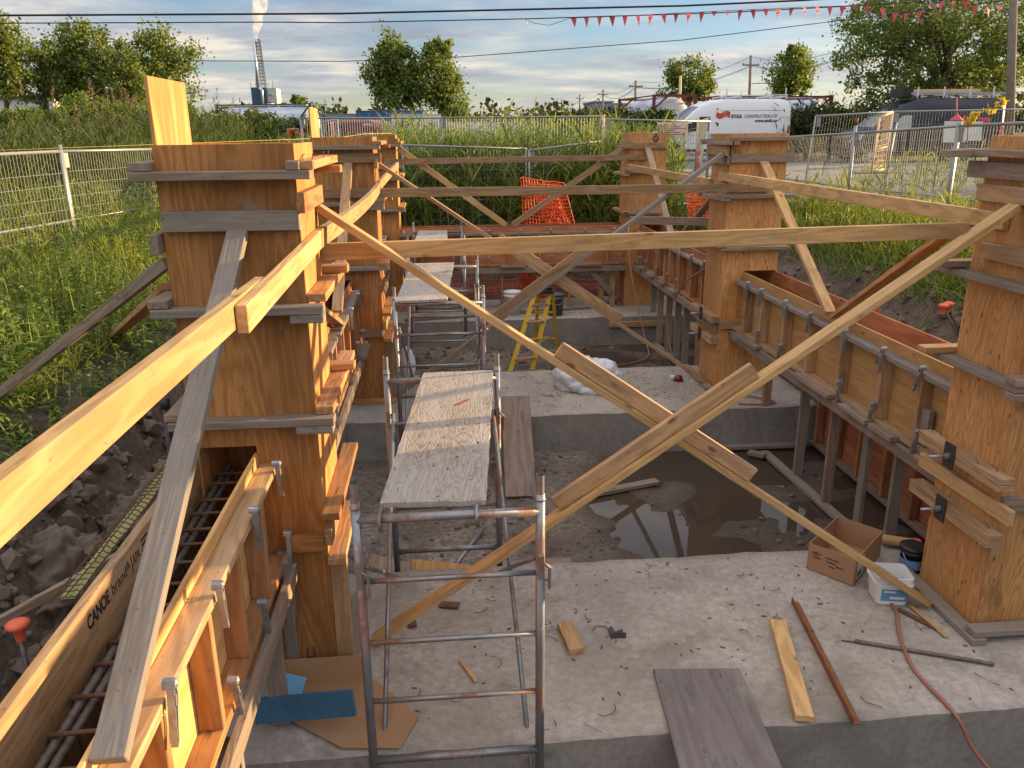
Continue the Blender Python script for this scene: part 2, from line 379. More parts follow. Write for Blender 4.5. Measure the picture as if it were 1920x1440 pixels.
# ================================================================== ground
def sstep(t): t = min(1, max(0, t)); return t*t*(3-2*t)
def fbm(x, y, s, o=4):
    return noise.fractal(V((x*s, y*s, 3.7)), .8, 2.1, o)
def grade(x, y):
    g = 1.10+.022*max(0, y-8)
    if y > 27: g = 1.52
    g = min(g, 1.52)
    if x > 5: g = max(g, min(1.5, 1.22+.03*(x-5)))
    return g
def ground_z(x, y):
    g = grade(x, y)
    far = sstep((abs(x)-14)/20) if abs(x) > 14 else 0
    lump = fbm(x, y, 1.1)*.10+fbm(x+9, y, 3.1)*.05
    xl = -1.78-.12*math.sin(y*.9)+.16*fbm(0, y, .8)
    tl = (xl-x)/(1.05+.15*math.sin(y*1.3+1)); tr = (x-4.06)/1.5; tb = (y-14.02)/1.0
    zl = -.44+(g-.18+.44)*sstep(tl) if tl < 1.2 else g-.18*max(0, 1-(tl-1.2)/2)
    if tl > 0 and tl < 1.1: zl += (fbm(x, y, 2.3, 5)*.30+abs(fbm(x+4, y, 5.5, 3))*.10)*min(1, tl*3)
    zr = -.47 if tr < 0 else .45+(g-.45)*sstep(tr)+lump*1.2
    zb = -.47 if tb < 0 else -.40+(g+.40)*sstep(tb)+lump*1.3
    fl = -.47
    # wet and dry mud between the footings
    n = fbm(x*1.0, y*1.4, .75, 4)*.055+fbm(x, y, 4.2, 3)*.012
    dry = 1-sstep((x-1.15-.35*math.sin(y*1.7))/.9)
    fl = -.487+.075*dry+n*.9
    z = max(fl, zl if tl > 0 else -9, zr if tr > 0 else -9, zb if tb > 0 else -9)
    return z
def axis(a, b, step, lim):
    xs = list(np.arange(a, b+1e-6, step)); s = step
    hi = []; x = b
    while x < lim: s *= 1.22; x += s; hi.append(x)
    lo = []; x = a; s = step
    while x > -lim: s *= 1.22; x -= s; lo.append(x)
    return lo[::-1]+[float(q) for q in xs]+hi
gx = axis(-7, 8, .1, 4000); gy = axis(-1, 17, .1, 4000)
vs = []; soil = []
for y in gy:
    for x in gx:
        z = ground_z(x, y) if abs(x) < 60 and -30 < y < 90 else 1.5
        vs.append((x, y, z))
        inp = 1.0 if (z < grade(x, y)-.22 and -4.5 < x < 6 and y < 15.3) else 0.0
        if not inp:   # bare strips beside the excavation, gravel yard on the right
            e = min(abs(x+3.0)*.9, abs(x-5.2)*.55) if y < 15.5 else 9
            inp = max(0, 1-e/.55)
        grav = 1.0 if (x > 6.2+.35*max(0, 18-y) and 15.5 < y < 42) else 0.0
        if 40 > y > 22 and x > 4: grav = 1.0
        soil.append((inp, grav, 0, 1))
nx = len(gx); fs = [(j*nx+i, j*nx+i+1, (j+1)*nx+i+1, (j+1)*nx+i) for j in range(len(gy)-1) for i in range(nx-1)]
me = bpy.data.meshes.new('ground'); me.from_pydata(vs, [], fs)
ca = me.color_attributes.new('cover', 'FLOAT_COLOR', 'POINT'); ca.data.foreach_set('color', np.array(soil, dtype=np.float32).ravel())
me.polygons.foreach_set('use_smooth', [True]*len(fs))
m, t, b = mat('ground_cover')
tcx = t.n.new('ShaderNodeTexCoord'); P = tcx.outputs['Object']
at_ = t.n.new('ShaderNodeAttribute'); at_.attribute_name = 'cover'
sp = t.n.new('ShaderNodeSeparateColor'); t.l.new(at_.outputs['Color'], sp.inputs[0])
nz = t.noise(P, 2.4, 9, .65); nf = t.noise(P, 19, 7, .7); ng = t.noise(P, 90, 2, .5)
gz = t.n.new('ShaderNodeSeparateXYZ'); t.l.new(P, gz.inputs[0])
soilc = t.mix(t.ramp(nz, [(.35, 0), (.65, 1)]), (.10, .077, .06), (.21, .17, .138))
soilc = t.mix(t.math('MULTIPLY', t.ramp(nf, [(.4, 1), (.6, 0)]), .55), soilc, (.065, .05, .04))
wet = t.ramp(gz.outputs[2], [(.0, 1), (.03, 0)])
damp = t.math('MULTIPLY_ADD', gz.outputs[2], -14, -5.4, clamp=True)      # just above the water line
soilc = t.mix(t.math('MULTIPLY', t.ramp(gz.outputs[2], [(0, 1), (.02, 0)]), .0), soilc, soilc)
pale = t.math('MULTIPLY', t.math('SUBTRACT', 1, t.math('GREATER_THAN', gz.outputs[2], -.1)), t.ramp(nz, [(.3, .55), (.6, .95)]))
floorc = t.mix(t.ramp(nf, [(.42, 0), (.6, 1)]), (.19, .16, .132), (.40, .35, .305))
floorc = t.mix(damp, floorc, (.095, .076, .06))
soilc = t.mix(pale, soilc, floorc)
grassc = t.mix(nf, (.03, .055, .014), (.07, .095, .025))
gravc = t.mix(t.ramp(ng, [(.35, 0), (.65, 1)]), (.13, .13, .135), (.33, .325, .32))
gravc = t.mix(t.math('MULTIPLY', nz, .4), gravc, (.20, .18, .15))
edge = t.math('ADD', sp.outputs[0], t.math('MULTIPLY', t.math('SUBTRACT', nf, .5), .9))
c = t.mix(t.ramp(edge, [(.4, 0), (.6, 1)]), grassc, soilc)
edge2 = t.math('ADD', sp.outputs[1], t.math('MULTIPLY', t.math('SUBTRACT', nz, .5), .8))
c = t.mix(t.ramp(edge2, [(.45, 0), (.55, 1)]), c, gravc)
t.l.new(c, b.inputs['Base Color']); b.inputs['Specular IOR Level'].default_value = .25
t.l.new(t.math('SUBTRACT', .92, t.math('MULTIPLY', damp, .45)), b.inputs['Roughness'])
bp = t.n.new('ShaderNodeBump'); bp.inputs['Strength'].default_value = .9; bp.inputs['Distance'].default_value = .035
t.l.new(t.math('ADD', nf, t.math('MULTIPLY', ng, .3)), bp.inputs['Height']); t.l.new(bp.outputs[0], b.inputs['Normal'])
link('ground', me, m, kind='structure')

m, t, b = mat('muddy_water')
b.inputs['Base Color'].default_value = (.060, .047, .036, 1); b.inputs['Roughness'].default_value = .015; b.inputs['IOR'].default_value = 1.33
tcx = t.n.new('ShaderNodeTexCoord')
bp = t.n.new('ShaderNodeBump'); bp.inputs['Strength'].default_value = .02; bp.inputs['Distance'].default_value = .01
t.l.new(t.noise(tcx.outputs['Object'], 3, 2, .5), bp.inputs['Height']); t.l.new(bp.outputs[0], b.inputs['Normal'])
M['water'] = m
for x0, y0, x1, y1 in ((-1.7, 4.70, 3.93, 7.80), (-1.7, 9.30, 3.93, 12.25)):
    mb = MB(); mb.add([(x0, y0, -.462), (x1, y0, -.462), (x1, y1, -.462), (x0, y1, -.462)], [(0, 1, 2, 3)])
    mb.build('water', 'water', kind='structure')

# ================================================================== concrete footings
Y1, Y2, Y3, DEP = 3.7725, 8.3962, 12.9936, .574
XL0, XL1, XR0, XR1 = -1.2385, -.6328, 3.0191, 3.6248
def footing(y0, y1, x0, x1, label):
    nxs = 46; nys = 16; top = []; bm = bmesh.new()
    r = random.Random(int(y0*100))
    g = [[None]*(nxs+1) for _ in range(nys+1)]
    for j in range(nys+1):
        for i in range(nxs+1):
            x = x0+(x1-x0)*i/nxs; y = y0+(y1-y0)*j/nys
            if j in (0, nys): y += r.uniform(-.006, .006)
            z = noise.noise(V((x*1.3, y*1.3, 1)))*.006
            if j in (0, nys): z -= r.uniform(.003, .014)
            g[j][i] = bm.verts.new((x, y, z))
    for j in range(nys):
        for i in range(nxs): bm.faces.new((g[j][i], g[j][i+1], g[j+1][i+1], g[j+1][i])).smooth = True
    ring = [g[0][i] for i in range(nxs+1)]+[g[j][nxs] for j in range(1, nys+1)]+[g[nys][i] for i in range(nxs-1, -1, -1)]+[g[j][0] for j in range(nys-1, 0, -1)]
    low = [bm.verts.new((v.co.x, v.co.y, -.62)) for v in ring]
    for k in range(len(ring)):
        f = bm.faces.new((ring[k], low[k], low[(k+1) % len(ring)], ring[(k+1) % len(ring)])); f.material_index = 1
    bm.normal_update(); bmesh.ops.recalc_face_normals(bm, faces=bm.faces[:])
    me = bpy.data.meshes.new('concrete_footing'); bm.to_mesh(me); bm.free()
    me.materials.append(M['conc']); me.materials.append(M['concside'])
    return link('concrete_footing', me, None, label=label, cat='footing', group='concrete strip footings')
footing(3.1424, 4.804, -1.55, 3.95, 'wide pale concrete footing strewn with wire ties in the foreground')
footing(7.7448, 9.3945, -1.55, 3.94, 'middle concrete footing with the bundle of clear plastic on it')
footing(12.1818, 13.80, -1.55, 4.3, 'farthest concrete footing with the white bucket and yellow ladder beside it')

# ================================================================== column forms
def notch_panel(name, x0, x1, y, z1, holes, m, parent):
    """plywood 18 mm thick facing -Y with an opening where a beam form meets it; local X is up the sheet"""
    if holes:
        a, bq, za, zb = holes
        parts = [(x0, a, 0, z1), (bq, x1, 0, z1), (a, bq, 0, za), (a, bq, zb, z1)]
    else: parts = [(x0, x1, 0, z1)]
    # one polygon ring with a slit is awkward: outline as a U below and the lintel above, welded
    xs = sorted({x0, x1}|({holes[0], holes[1]} if holes else set())); zs = sorted({0, z1}|({holes[2], holes[3]} if holes else set()))
    bm = bmesh.new(); vv = {}
    def gv(x, z):
        if (x, z) not in vv: vv[(x, z)] = bm.verts.new((z, x-x0, 0))     # local: X up, Y across
        return vv[(x, z)]
    for i in range(len(xs)-1):
        for k in range(len(zs)-1):
            if holes and xs[i] == holes[0] and zs[k] == holes[2]: continue
            bm.faces.new((gv(xs[i], zs[k]), gv(xs[i+1], zs[k]), gv(xs[i+1], zs[k+1]), gv(xs[i], zs[k+1])))
    bmesh.ops.recalc_face_normals(bm, faces=bm.faces[:])
    r = bmesh.ops.extrude_face_region(bm, geom=bm.faces[:])
    for e in r['geom']:
        if isinstance(e, bmesh.types.BMVert): e.co.z += .018
    bmesh.ops.recalc_face_normals(bm, faces=bm.faces[:])
    me = bpy.data.meshes.new(name); bm.to_mesh(me); bm.free()
    # local X -> +Z, local Y -> +X, local Z -> -Y... keep right-handed: X x Y = Z -> Z x X = Y
    mw = Matrix(((0, 1, 0, x0), (0, 0, 1, y), (1, 0, 0, .0), (0, 0, 0, 1)))
    return link(name, me, m, parent, mw)
ZT = 2.7535
def col(x0, y0, label, m='ply', hole=None, ext=None, sidem=None, zt=ZT):
    x1, y1 = x0+.6057, y0+DEP
    t = thing('column_form', label, 'column form', ((x0+x1)/2, (y0+y1)/2, 0), group='plywood column forms')
    notch_panel('front_panel', x0, x1, y0, zt, hole, m, t)
    lum('back_panel', ((x0+x1)/2, y1-.009, 0), ((x0+x1)/2, y1-.009, zt), m, t, w=.6057, t=.018, upv=(1, 0, 0))
    zl = ext if ext else zt
    lum('side_panel', (x0+.009, (y0+y1)/2, 0), (x0+.009, (y0+y1)/2, zl), sidem if ext else m, t, w=y1-y0-.038, t=.018, upv=(0, 1, 0), label='side panel of bare plywood standing above the others' if ext else None)
    lum('side_panel', (x1-.009, (y0+y1)/2, 0), (x1-.009, (y0+y1)/2, zt), m, t, w=y1-y0-.038, t=.018, upv=(0, 1, 0))
    return t, x0, x1, y0, y1
def cf(c, kind, z, xa, xb, m='old', back=False):        # clamp timber across the front (or back)
    t, x0, x1, y0, y1 = c
    if kind == 'F': y = (y0-.0455) if not back else (y1+.0455); return flat('clamp', (xa, y, z), (xb, y, z), m, t)
    y = (y0-.020) if not back else (y1+.020); return lum('clamp', (xa, y, z), (xb, y, z), m, t)
def cs(c, kind, z, ya, yb, m='old', side=1):            # clamp timber along a side; side +1 is the +X face
    t, x0, x1, y0, y1 = c; xf = x1 if side > 0 else x0; o = side*(.0455 if kind == 'F' else .020)
    f = flat if kind == 'F' else lum
    return f('clamp', (xf+o, ya, z), (xf+o, yb, z), m, t)
def nails(c, pts):
    for x, y, z, dx, dy in pts:
        MB().tube([(x, y, z), (x+dx*.4, y+dy*.4, z+.022), (x+dx, y+dy, z+.028)], .0022, 5).build('bent_nail', 'rusty', c[0])
HL = (-1.225, -.935, .72, 1.335); HR = (3.255, 3.615, .72, 1.335)
# --- left row
c = col(XL0, Y1, 'nearest column form on the left with a tall sunlit sheet of plywood sticking up', 'ply', HL, 3.038, 'sun_ply')
L1 = c
cf(c, 'F', 2.624, -1.326, -.557, 'old'); cf(c, 'E', 2.425, -1.228, -.628, 'grey'); cf(c, 'F', 2.02, -1.317, -.551, 'grey'); cf(c, 'F', 1.475, -1.312, -.538, 'old')
flat('clamp', (-.72, Y1-.046, 1.435), (-.545, Y1-.046, 1.435), 'grey', c[0]); flat('clamp', (-.70, Y1-.046, 1.98), (-.548, Y1-.046, 1.98), 'grey', c[0])
flat('clamp', (-.66, Y1-.046, 2.664), (-.60, Y1-.046, 2.664), 'old', c[0]); cf(c, 'E', .80, -.83, -.64, 'orange')
cs(c, 'F', 2.664, 3.705, 4.62, 'orange'); cs(c, 'E', 2.50, 3.72, 4.32, 'orange'); cs(c, 'F', 2.06, 3.78, 4.75, 'orange'); cs(c, 'F', 1.516, 3.74, 4.80, 'orange')
cs(c, 'F', .985, 3.66, 4.62, 'orange'); cs(c, 'E', .85, 3.70, 4.45, 'pine'); cs(c, 'F', .70, 3.72, 4.42, 'pine')
for z in (2.62, 2.10, 1.556): cf(c, 'F', z, -1.33, -.50, 'orange', True)
for z in (2.664, 2.06, 1.516): cs(c, 'F', z, 3.70, 4.55, 'old', -1)
lum('clamp', (-1.262, 3.70, 2.33), (-1.262, 4.3, 2.33), 'old', c[0])
lum('stud', (-.588, 3.80, 0), (-.588, 3.80, .675), 'pine', c[0], upv=(1, 0, 0))
lum('stud', (-.86, 3.752, 0), (-.86, 3.752, .76), 'grey', c[0], upv=(0, 1, 0), w=.038, t=.06); lum('stud', (-.83, 3.68, .40), (-.83, 3.68, .76), 'grey', c[0], upv=(0, 1, 0))
flat('kicker', (-.575, 3.70, .02), (-.575, 4.5, .02), 'grey', c[0])
nails(c, [(-.60, 3.72, 2.683, .02, .03), (-.59, 3.74, 2.683, .0, .01), (-.58, 3.95, 2.683, .01, -.03), (-.56, 4.2, 2.683, 0, .01), (-.55, 4.3, 2.683, 0, .01), (-.6, 4.1, 1.536, .03, .01), (-.6, 4.4, 1.536, .03, .02), (-.59, 3.9, 1.005, .03, .01), (-.60, 4.5, 2.08, .02, .02)])
# stamp printed on the lower front sheet
mb = MB()
for xq in (-.79, -.785, -.755, -.748): mb.box((xq, Y1-.0012, .02), (xq+.003, Y1-.0002, .17))
mb.build('printed_stamp', 'ink', c[0])
text('printed_stamp', 'APA', .045, axes((-.762, Y1-.001, .03), (0, 0, 1), (-1, 0, 0)), 'ink', c[0], .0004)
c = col(XL0, Y2, 'left middle column form with a slim bright plywood strip standing above its top', 'ply', HL, 3.036, 'sun_ply')
L2 = c
cf(c, 'F', 2.655, -1.25, -.56); cf(c, 'E', 2.555, -1.217, -.556, 'pine'); cf(c, 'F', 2.11, -1.30, -.55); cf(c, 'F', 1.46, -1.3, -.535, 'grey'); cf(c, 'E', .767, -.83, -.64)
flat('clamp', (-.72, Y2-.046, 2.07), (-.55, Y2-.046, 2.07), 'grey', c[0])
for z in (2.695, 2.15, 1.50, .98, .70): cs(c, 'F', z, Y2-.09, Y2+.8, 'orange')
cs(c, 'E', .85, Y2-.06, Y2+.6, 'pine'); cs(c, 'E', 2.50, Y2-.06, Y2+.5, 'orange')
for z in (2.655, 2.11, 1.54): cf(c, 'F', z, -1.33, -.5, 'orange', True)
lum('stud', (-.588, Y2+.05, 0), (-.588, Y2+.05, .675), 'pine', c[0], upv=(1, 0, 0))
flat('kicker', (-.575, Y2-.06, .02), (-.575, Y2+.7, .02), 'orange', c[0]); flat('kicker', (-1.3, Y2-.05, .02), (-.55, Y2-.05, .02), 'orange', c[0])
c = col(XL0, Y3, 'farthest column form on the left at the corner by the reeds', 'ply', HL)
cf(c, 'F', 2.60, -1.25, -.55); cf(c, 'E', 2.30, -1.22, -.56, 'pine'); cf(c, 'F', 2.10, -1.3, -.53, 'grey'); cf(c, 'F', 1.62, -1.3, -.53, 'grey')
for z in (2.64, 2.14, 1.66, .98): cs(c, 'F', z, Y3-.09, Y3+.8, 'orange')
lum('clamp', (-.605, Y3-.02, 2.66), (-.605, Y3+.3, 2.66), 'orange', c[0])
# --- right row
c = col(XR0, Y1, 'nearest column form on the right edge with knotty plywood and bolted timber clamps', 'plyfir', None)
R1 = c
cs(c, 'F', 2.665, 3.1, 4.50, 'old', -1); cs(c, 'E', 2.575, 3.1, 4.45, 'old', -1); cs(c, 'E', 2.455, 3.1, 4.34, 'pine', -1); cs(c, 'E', 2.15, 3.1, 4.23, 'pine', -1); cs(c, 'F', 2.005, 3.1, 4.56, 'old', -1)
cs(c, 'F', 1.50, 3.70, 4.50, 'grey', -1)
for z, ya, yb in ((.985, 3.69, 4.44), (.945, 3.69, 4.44), (.645, 3.70, 4.46), (.605, 3.70, 4.46)): cs(c, 'F', z, ya, yb, 'pine', -1)
cs(c, 'E', .79, 3.64, 4.48, 'fresh', -1)
for z in (.965, .625):
    pl = MB(); pl.box((2.918, 4.07, z-.075), (2.927, 4.165, z+.075)); pl = pl.build('clamp_plate', 'steelplate', c[0])
    MB().tube([(2.80, 4.117, z), (2.935, 4.117, z)], .008, 8).lathe([(0, .0), (.019, 0), (.019, .016), (0, .016)], (2.916, 4.117, z), 6, Matrix.Rotation(-PI/2, 4, 'Y'), False).build('bolt', 'clip', pl)
for z, xa in ((2.66, 2.80), (2.05, 2.85), (1.54, 2.83)): cf(c, 'F', z, xa, 3.75, 'fresh' if z < 1.6 else 'old', True)
for z in (2.62, 2.1, 1.54): cf(c, 'F', z, 2.92, 3.7, 'old')
cf(c, 'F', 1.46, 2.92, 3.7, 'old'); cf(c, 'E', .82, 3.02, 3.7, 'old')
flat('kicker', (2.955, 3.64, .02), (2.955, 4.42, .02), 'grey', c[0]); flat('kicker', (2.93, 3.70, .06), (3.55, 3.70, .06), 'grey', c[0])
mk = MB()
cc = V((3.21, Y1-.001, 1.08))
mk.box((3.10, Y1-.0014, 1.205), (3.30, Y1-.0004, 1.209)); mk.box((3.10, Y1-.0014, 1.225), (3.30, Y1-.0004, 1.229))
for a_, b_ in (((3.11, 1.16), (3.21, 1.03)), ((3.21, 1.03), (3.31, 1.16)), ((3.31, 1.16), (3.11, 1.16)), ((3.15, 1.14), (3.21, 1.07)), ((3.21, 1.07), (3.27, 1.14))):
    mk.bar((a_[0], Y1-.001, a_[1]), (b_[0], Y1-.001, b_[1]), .009, .0008)
mk.build('printed_stamp', 'ink', c[0])
text('printed_stamp', 'SHS', .07, axes((3.19, Y1-.001, 1.26), (0, 0, 1), (-1, 0, 0)), 'ink', c[0], .0004)
nails(c, [(3.0, 4.0, 1.52, -.02, .02), (2.96, 3.73, 1.52, -.03, .01), (2.99, 4.40, 1.005, -.02, .01), (3.0, 4.33, 1.005, .0, .03), (2.98, 3.78, 1.005, -.03, .02), (2.95, 3.9, 1.005, -.02, .02), (2.99, 3.78, .665, -.03, .02)])
c = col(XR0, Y2, 'middle column form on the right in front of the white van', 'plyfir', HR)
R2 = c
cf(c, 'F', 2.70, 3.0, 3.74); cf(c, 'E', 2.51, 3.02, 3.70, 'old'); cf(c, 'F', 2.125, 2.95, 3.73, 'grey'); cf(c, 'F', 1.585, 2.96, 3.71, 'old'); cf(c, 'E', .745, 3.02, 3.26, 'pine')
cf(c, 'F', 2.66, 3.0, 3.08); 
for z in (2.66, 2.10, 1.61): cs(c, 'F', z, Y2-.09, Y2+.72, 'old', -1)
lum('clamp', (2.98, Y2-.02, 2.585), (2.98, Y2+.62, 2.585), 'pine', c[0], w=.1); cs(c, 'E', 2.49, Y2-.02, Y2+.62, 'old', -1)
for z in (.825, .785, .59, .55): cs(c, 'F', z, Y2-.02, Y2+.72, 'pine', -1)
cs(c, 'E', .70, Y2, Y2+.8, 'old', -1)
for z in (.805, .57):
    pl = MB(); pl.box((2.918, Y2+.30, z-.075), (2.927, Y2+.39, z+.075)); pl = pl.build('clamp_plate', 'steelplate', c[0])
    MB().tube([(2.80, Y2+.345, z), (2.935, Y2+.345, z)], .008, 8).build('bolt', 'clip', pl)
for z in (2.68, 2.12, 1.6): cf(c, 'F', z, 2.9, 3.75, 'old', True)
flat('kicker', (2.95, Y2-.05, .02), (2.95, Y2+.9, .02), 'old', c[0])
c = col(XR0, Y3, 'farthest column form on the right with a black diamond stamp near its top', 'plyfir', HR)
R3 = c
cf(c, 'E', 2.555, 2.93, 3.615, 'pine'); cf(c, 'F', 2.16, 2.96, 3.68, 'grey'); cf(c, 'F', 1.52, 2.95, 3.58, 'grey')
for z in (2.54, 2.12, 1.53): cs(c, 'F', z, Y3-.09, Y3+.7, 'pine', -1)
cs(c, 'E', 2.6, Y3-.03, Y3+.5, 'pine', -1); flat('kicker', (2.95, Y3-.05, .02), (2.95, Y3+.7, .02), 'old', c[0])
mk = MB()
for a_, b_ in (((-.05, 0), (0, .075)), ((0, .075), (.05, 0)), ((.05, 0), (0, -.075)), ((0, -.075), (-.05, 0)), ((-.03, .02), (.02, .045)), ((-.03, -.02), (.03, .01)), ((-.02, -.045), (.03, -.015))):
    mk.bar((3.44+a_[0], Y3-.001, 2.66+a_[1]), (3.44+b_[0], Y3-.001, 2.66+b_[1]), .014, .0008)
mk.build('printed_stamp', 'ink', c[0])

# ================================================================== beam forms
def clip(P, s, z, parent, tilt=0., down=True):
    """one wedge clip hooked over a rail: bent steel strap with its pin"""
    o = P(0, 0, 0)
    ex = (P(1, 0, 0)-o); eo = (P(0, 1, 0)-o)
    mw = Matrix.Translation(P(s, .124, z)) @ Matrix(((ex.x, eo.x, 0, 0), (ex.y, eo.y, 0, 0), (0, 0, 1, 0), (0, 0, 0, 1))) @ Matrix.Rotation(tilt, 4, 'Y') @ Matrix.Scale(1.15, 4)
    key = 'clip'
    if key not in _cache:
        mb = MB(); RX = Matrix.Rotation(PI/2, 4, 'X')
        for sx_ in (-1, 1): mb.prism([(sx_*.0105-.0025, .02), (sx_*.0105+.0025, .02), (sx_*.0035+.002, -.13), (sx_*.0035-.002, -.13)], .02, RX)
        mb.prism([(-.012, -.005), (.012, -.005), (.010, -.035), (-.010, -.035)], .016, RX); mb.prism([(-.006, -.112), (.006, -.112), (.004, -.140), (-.004, -.140)], .018, RX)
        mb.lathe([(-.016, -.02), (-.014, .012), (.0, .018), (.014, .012), (.016, -.02)][2:], (0, -.010, .022), 10, Matrix.Rotation(-PI/2, 4, 'X')); mb.prism([(-.014, .012), (.014, .012), (.010, .032), (-.010, .032)], .03, RX)
        me = bpy.data.meshes.new('rail_clip'); me.from_pydata(mb.v, [], mb.f); me.materials.append(M['clip']); _cache[key] = me
    return link('rail_clip', _cache[key], None, parent, mw)
def beamform(P, s0, s1, label, studs, clips_t, clips_b, posts, thick, gap, mi, mo, rail='old', stud='orange', blocks=(), postx=-.13, ledger=.10, ztop=1.325, outer_t=.018):
    c0 = P((s0+s1)/2, 0, 0)
    t = thing('beam_form', label, 'beam form', (c0.x, c0.y, -.0), group='timber beam forms between the columns')
    zc = (.70+ztop)/2; h = ztop-.70
    lum('form_panel', P(s0, -.009, zc), P(s1, -.009, zc), mi, t, w=h, t=.018)
    lum('form_panel', P(s0, -gap-outer_t/2, zc), P(s1, -gap-outer_t/2, zc), mo, t, w=h, t=outer_t)
    lum('form_base', P(s0, -gap/2-.009, .69), P(s1, -gap/2-.009, .69), mi, t, w=gap-.02, t=.016, upv=P(0, 1, 0)-P(0, 0, 0))
    up_ = P(0, 1, 0)-P(0, 0, 0)
    def fl(n, sa, sb, o, z, m): return lum(n, P(sa, o, z), P(sb, o, z), m, t, upv=up_)
    fl('top_rail', s0, s1, .0455, 1.222, rail); fl('bottom_rail', s0, s1, .0455, .722, stud)
    lum('ledger', P(s0, ledger, .645), P(s1, ledger, .645), 'old', t)
    lum('ledger', P(s0, -gap-.05, .645), P(s1, -gap-.05, .645), 'old', t)
    for s in studs: lum('stud', P(s, .0455, .742), P(s, .0455, 1.202), stud, t, upv=up_)
    for sa, sb in blocks: fl('ledger_block', sa, sb, ledger+.02, .712, 'old')
    for s in clips_t: clip(P, s, 1.26, t, random.uniform(-.35, .35))
    for s in clips_b: clip(P, s, .84, t, random.uniform(-.3, .3))
    for s in posts:
        foot = -.0 if any(a <= P(s, 0, 0).y <= b_ for a, b_ in ((3.14, 4.8), (7.75, 9.39), (12.18, 13.8))) else -.41
        lum('post', P(s, postx, foot), P(s, postx, .598), random.choice(['old', 'pine', 'grey']), t, upv=up_ if random.random() < .8 else (P(1, 0, 0)-P(0, 0, 0)))
    return t
PR = lambda s, o, z: V((3.25-o, s, z))
PLf = lambda s, o, z: V((-.93+o, s, z))
PB = lambda s, o, z: V((s, 13.02-o, z))
r12 = beamform(PR, Y1+DEP, Y2, 'long timber beam form on the right leading to the nearest right column', [8.05, 7.62, 7.08, 6.55, 5.97, 5.35, 4.86], [7.97, 7.6, 7.02, 6.5, 5.89, 5.32, 4.84], [7.6, 7.04, 5.88, 5.35, 4.77],
         [7.8, 6.92, 6.32, 5.77, 5.3, 4.7], .35, .35, 'plypale', 'plyred', 'grey', 'pine', [(7.5, 8.1), (5.95, 6.6), (5.0, 5.3), (4.45, 4.7), (5.35, 5.75)], -.13)
for s, m_ in ((4.95, 'orange'), (5.3, 'grey'), (6.9, 'pine')): pass
lum('stud', PR(4.80, .04, .75), PR(4.80, .04, 1.0), 'grey', r12)
beamform(PR, Y2+DEP, Y3, 'beam form on the right farther back, between the middle and farthest columns', [12.55, 12.15, 11.59, 11.2, 10.97, 10.46, 9.93, 9.5, 9.15], [11.08, 10.45, 9.89, 9.38], [12.56, 12.15, 11.54, 10.97, 10.49],
         [12.45, 12.04, 11.56, 11.1, 10.68, 10.1, 9.5], .35, .35, 'plyred', 'plyred', 'old', 'orange', [(9.1, 9.5), (12.3, 12.6), (11.6, 12.0), (11.0, 11.3), (10.4, 10.7)], -.13)
beamform(PLf, Y1+DEP, Y2, 'beam form on the left between the nearest and middle columns', [4.7, 5.1, 5.7, 6.2, 6.7, 7.15, 7.6, 8.0], [5.7, 6.25, 7.2, 7.9], [5.2, 5.75, 6.8, 7.6, 8.1],
         [4.6, 5.4, 6.2, 7.0, 7.7, 8.2], .3, .292, 'plyred', 'ply', 'old', 'orange', [(7.6, 8.1)], -.14, .115)
beamform(PLf, Y2+DEP, Y3, 'beam form on the left farthest back beside the second scaffold', [9.3, 9.9, 10.5, 11.1, 11.7, 12.3], [9.6, 10.8, 12.0], [10.2, 11.4], [9.4, 10.2, 11.0, 11.8, 12.6], .3, .292, 'plyred', 'ply', 'old', 'orange', [], -.14, .115)
bk = beamform(PB, XL1, XR0, 'beam form across the back between the two farthest columns', [-.3, .4, 1.1, 1.6, 2.2, 2.7], [-.57, .17, .78, 1.27, 1.77, 2.32, 2.8], [.2, .77, 1.79, 2.9],
         [.15, .98, 1.57, 2.10, 2.63, 2.82], .35, .37, 'plyred', 'plyred', 'old', 'orange', [(.95, 1.35), (1.95, 2.6), (-.2, .3)], .0)
lum('brace_block', (2.45, 12.98, .60), (2.80, 12.98, .22), 'old', bk)
nf_ = beamform(PLf, 1.15, Y1, 'sunlit beam form in the near left corner holding the rebar cage', [3.36, 2.92, 2.50, 2.0], [3.66, 3.16, 2.57, 2.03], [3.74, 3.12, 2.6, 2.1],
         [3.4, 2.6, 1.8], .3, .292, 'plypale', 'pine', 'pine', 'orange', [], .06, .118, 1.30, .038)
for body, y, wd, sz, z in (('CANOE', 2.445, .185, .072, 1.207), ('brand', 2.655, .14, .062, 1.212), ('&', 2.805, .028, .05, 1.225), ('|', 2.845, .006, .08, 1.205), ('APA', 2.868, .075, .06, 1.212)):
    text('printed_lettering', body, sz, axes((-1.2212, y, z), (0, 1, 0), (0, 0, 1)), 'ink', nf_, .0004, bold=.002 if body == 'CANOE' else 0, width=wd)
mb = MB(); mb.box((-1.2216, 2.965, 1.212), (-1.2208, 3.05, 1.225)); mb.box((-1.2216, 2.97, 1.235), (-1.2208, 3.06, 1.247)); mb.box((-1.2216, 2.965, 1.258), (-1.2208, 3.04, 1.268)); mb.build('printed_stamp', 'ink', nf_)

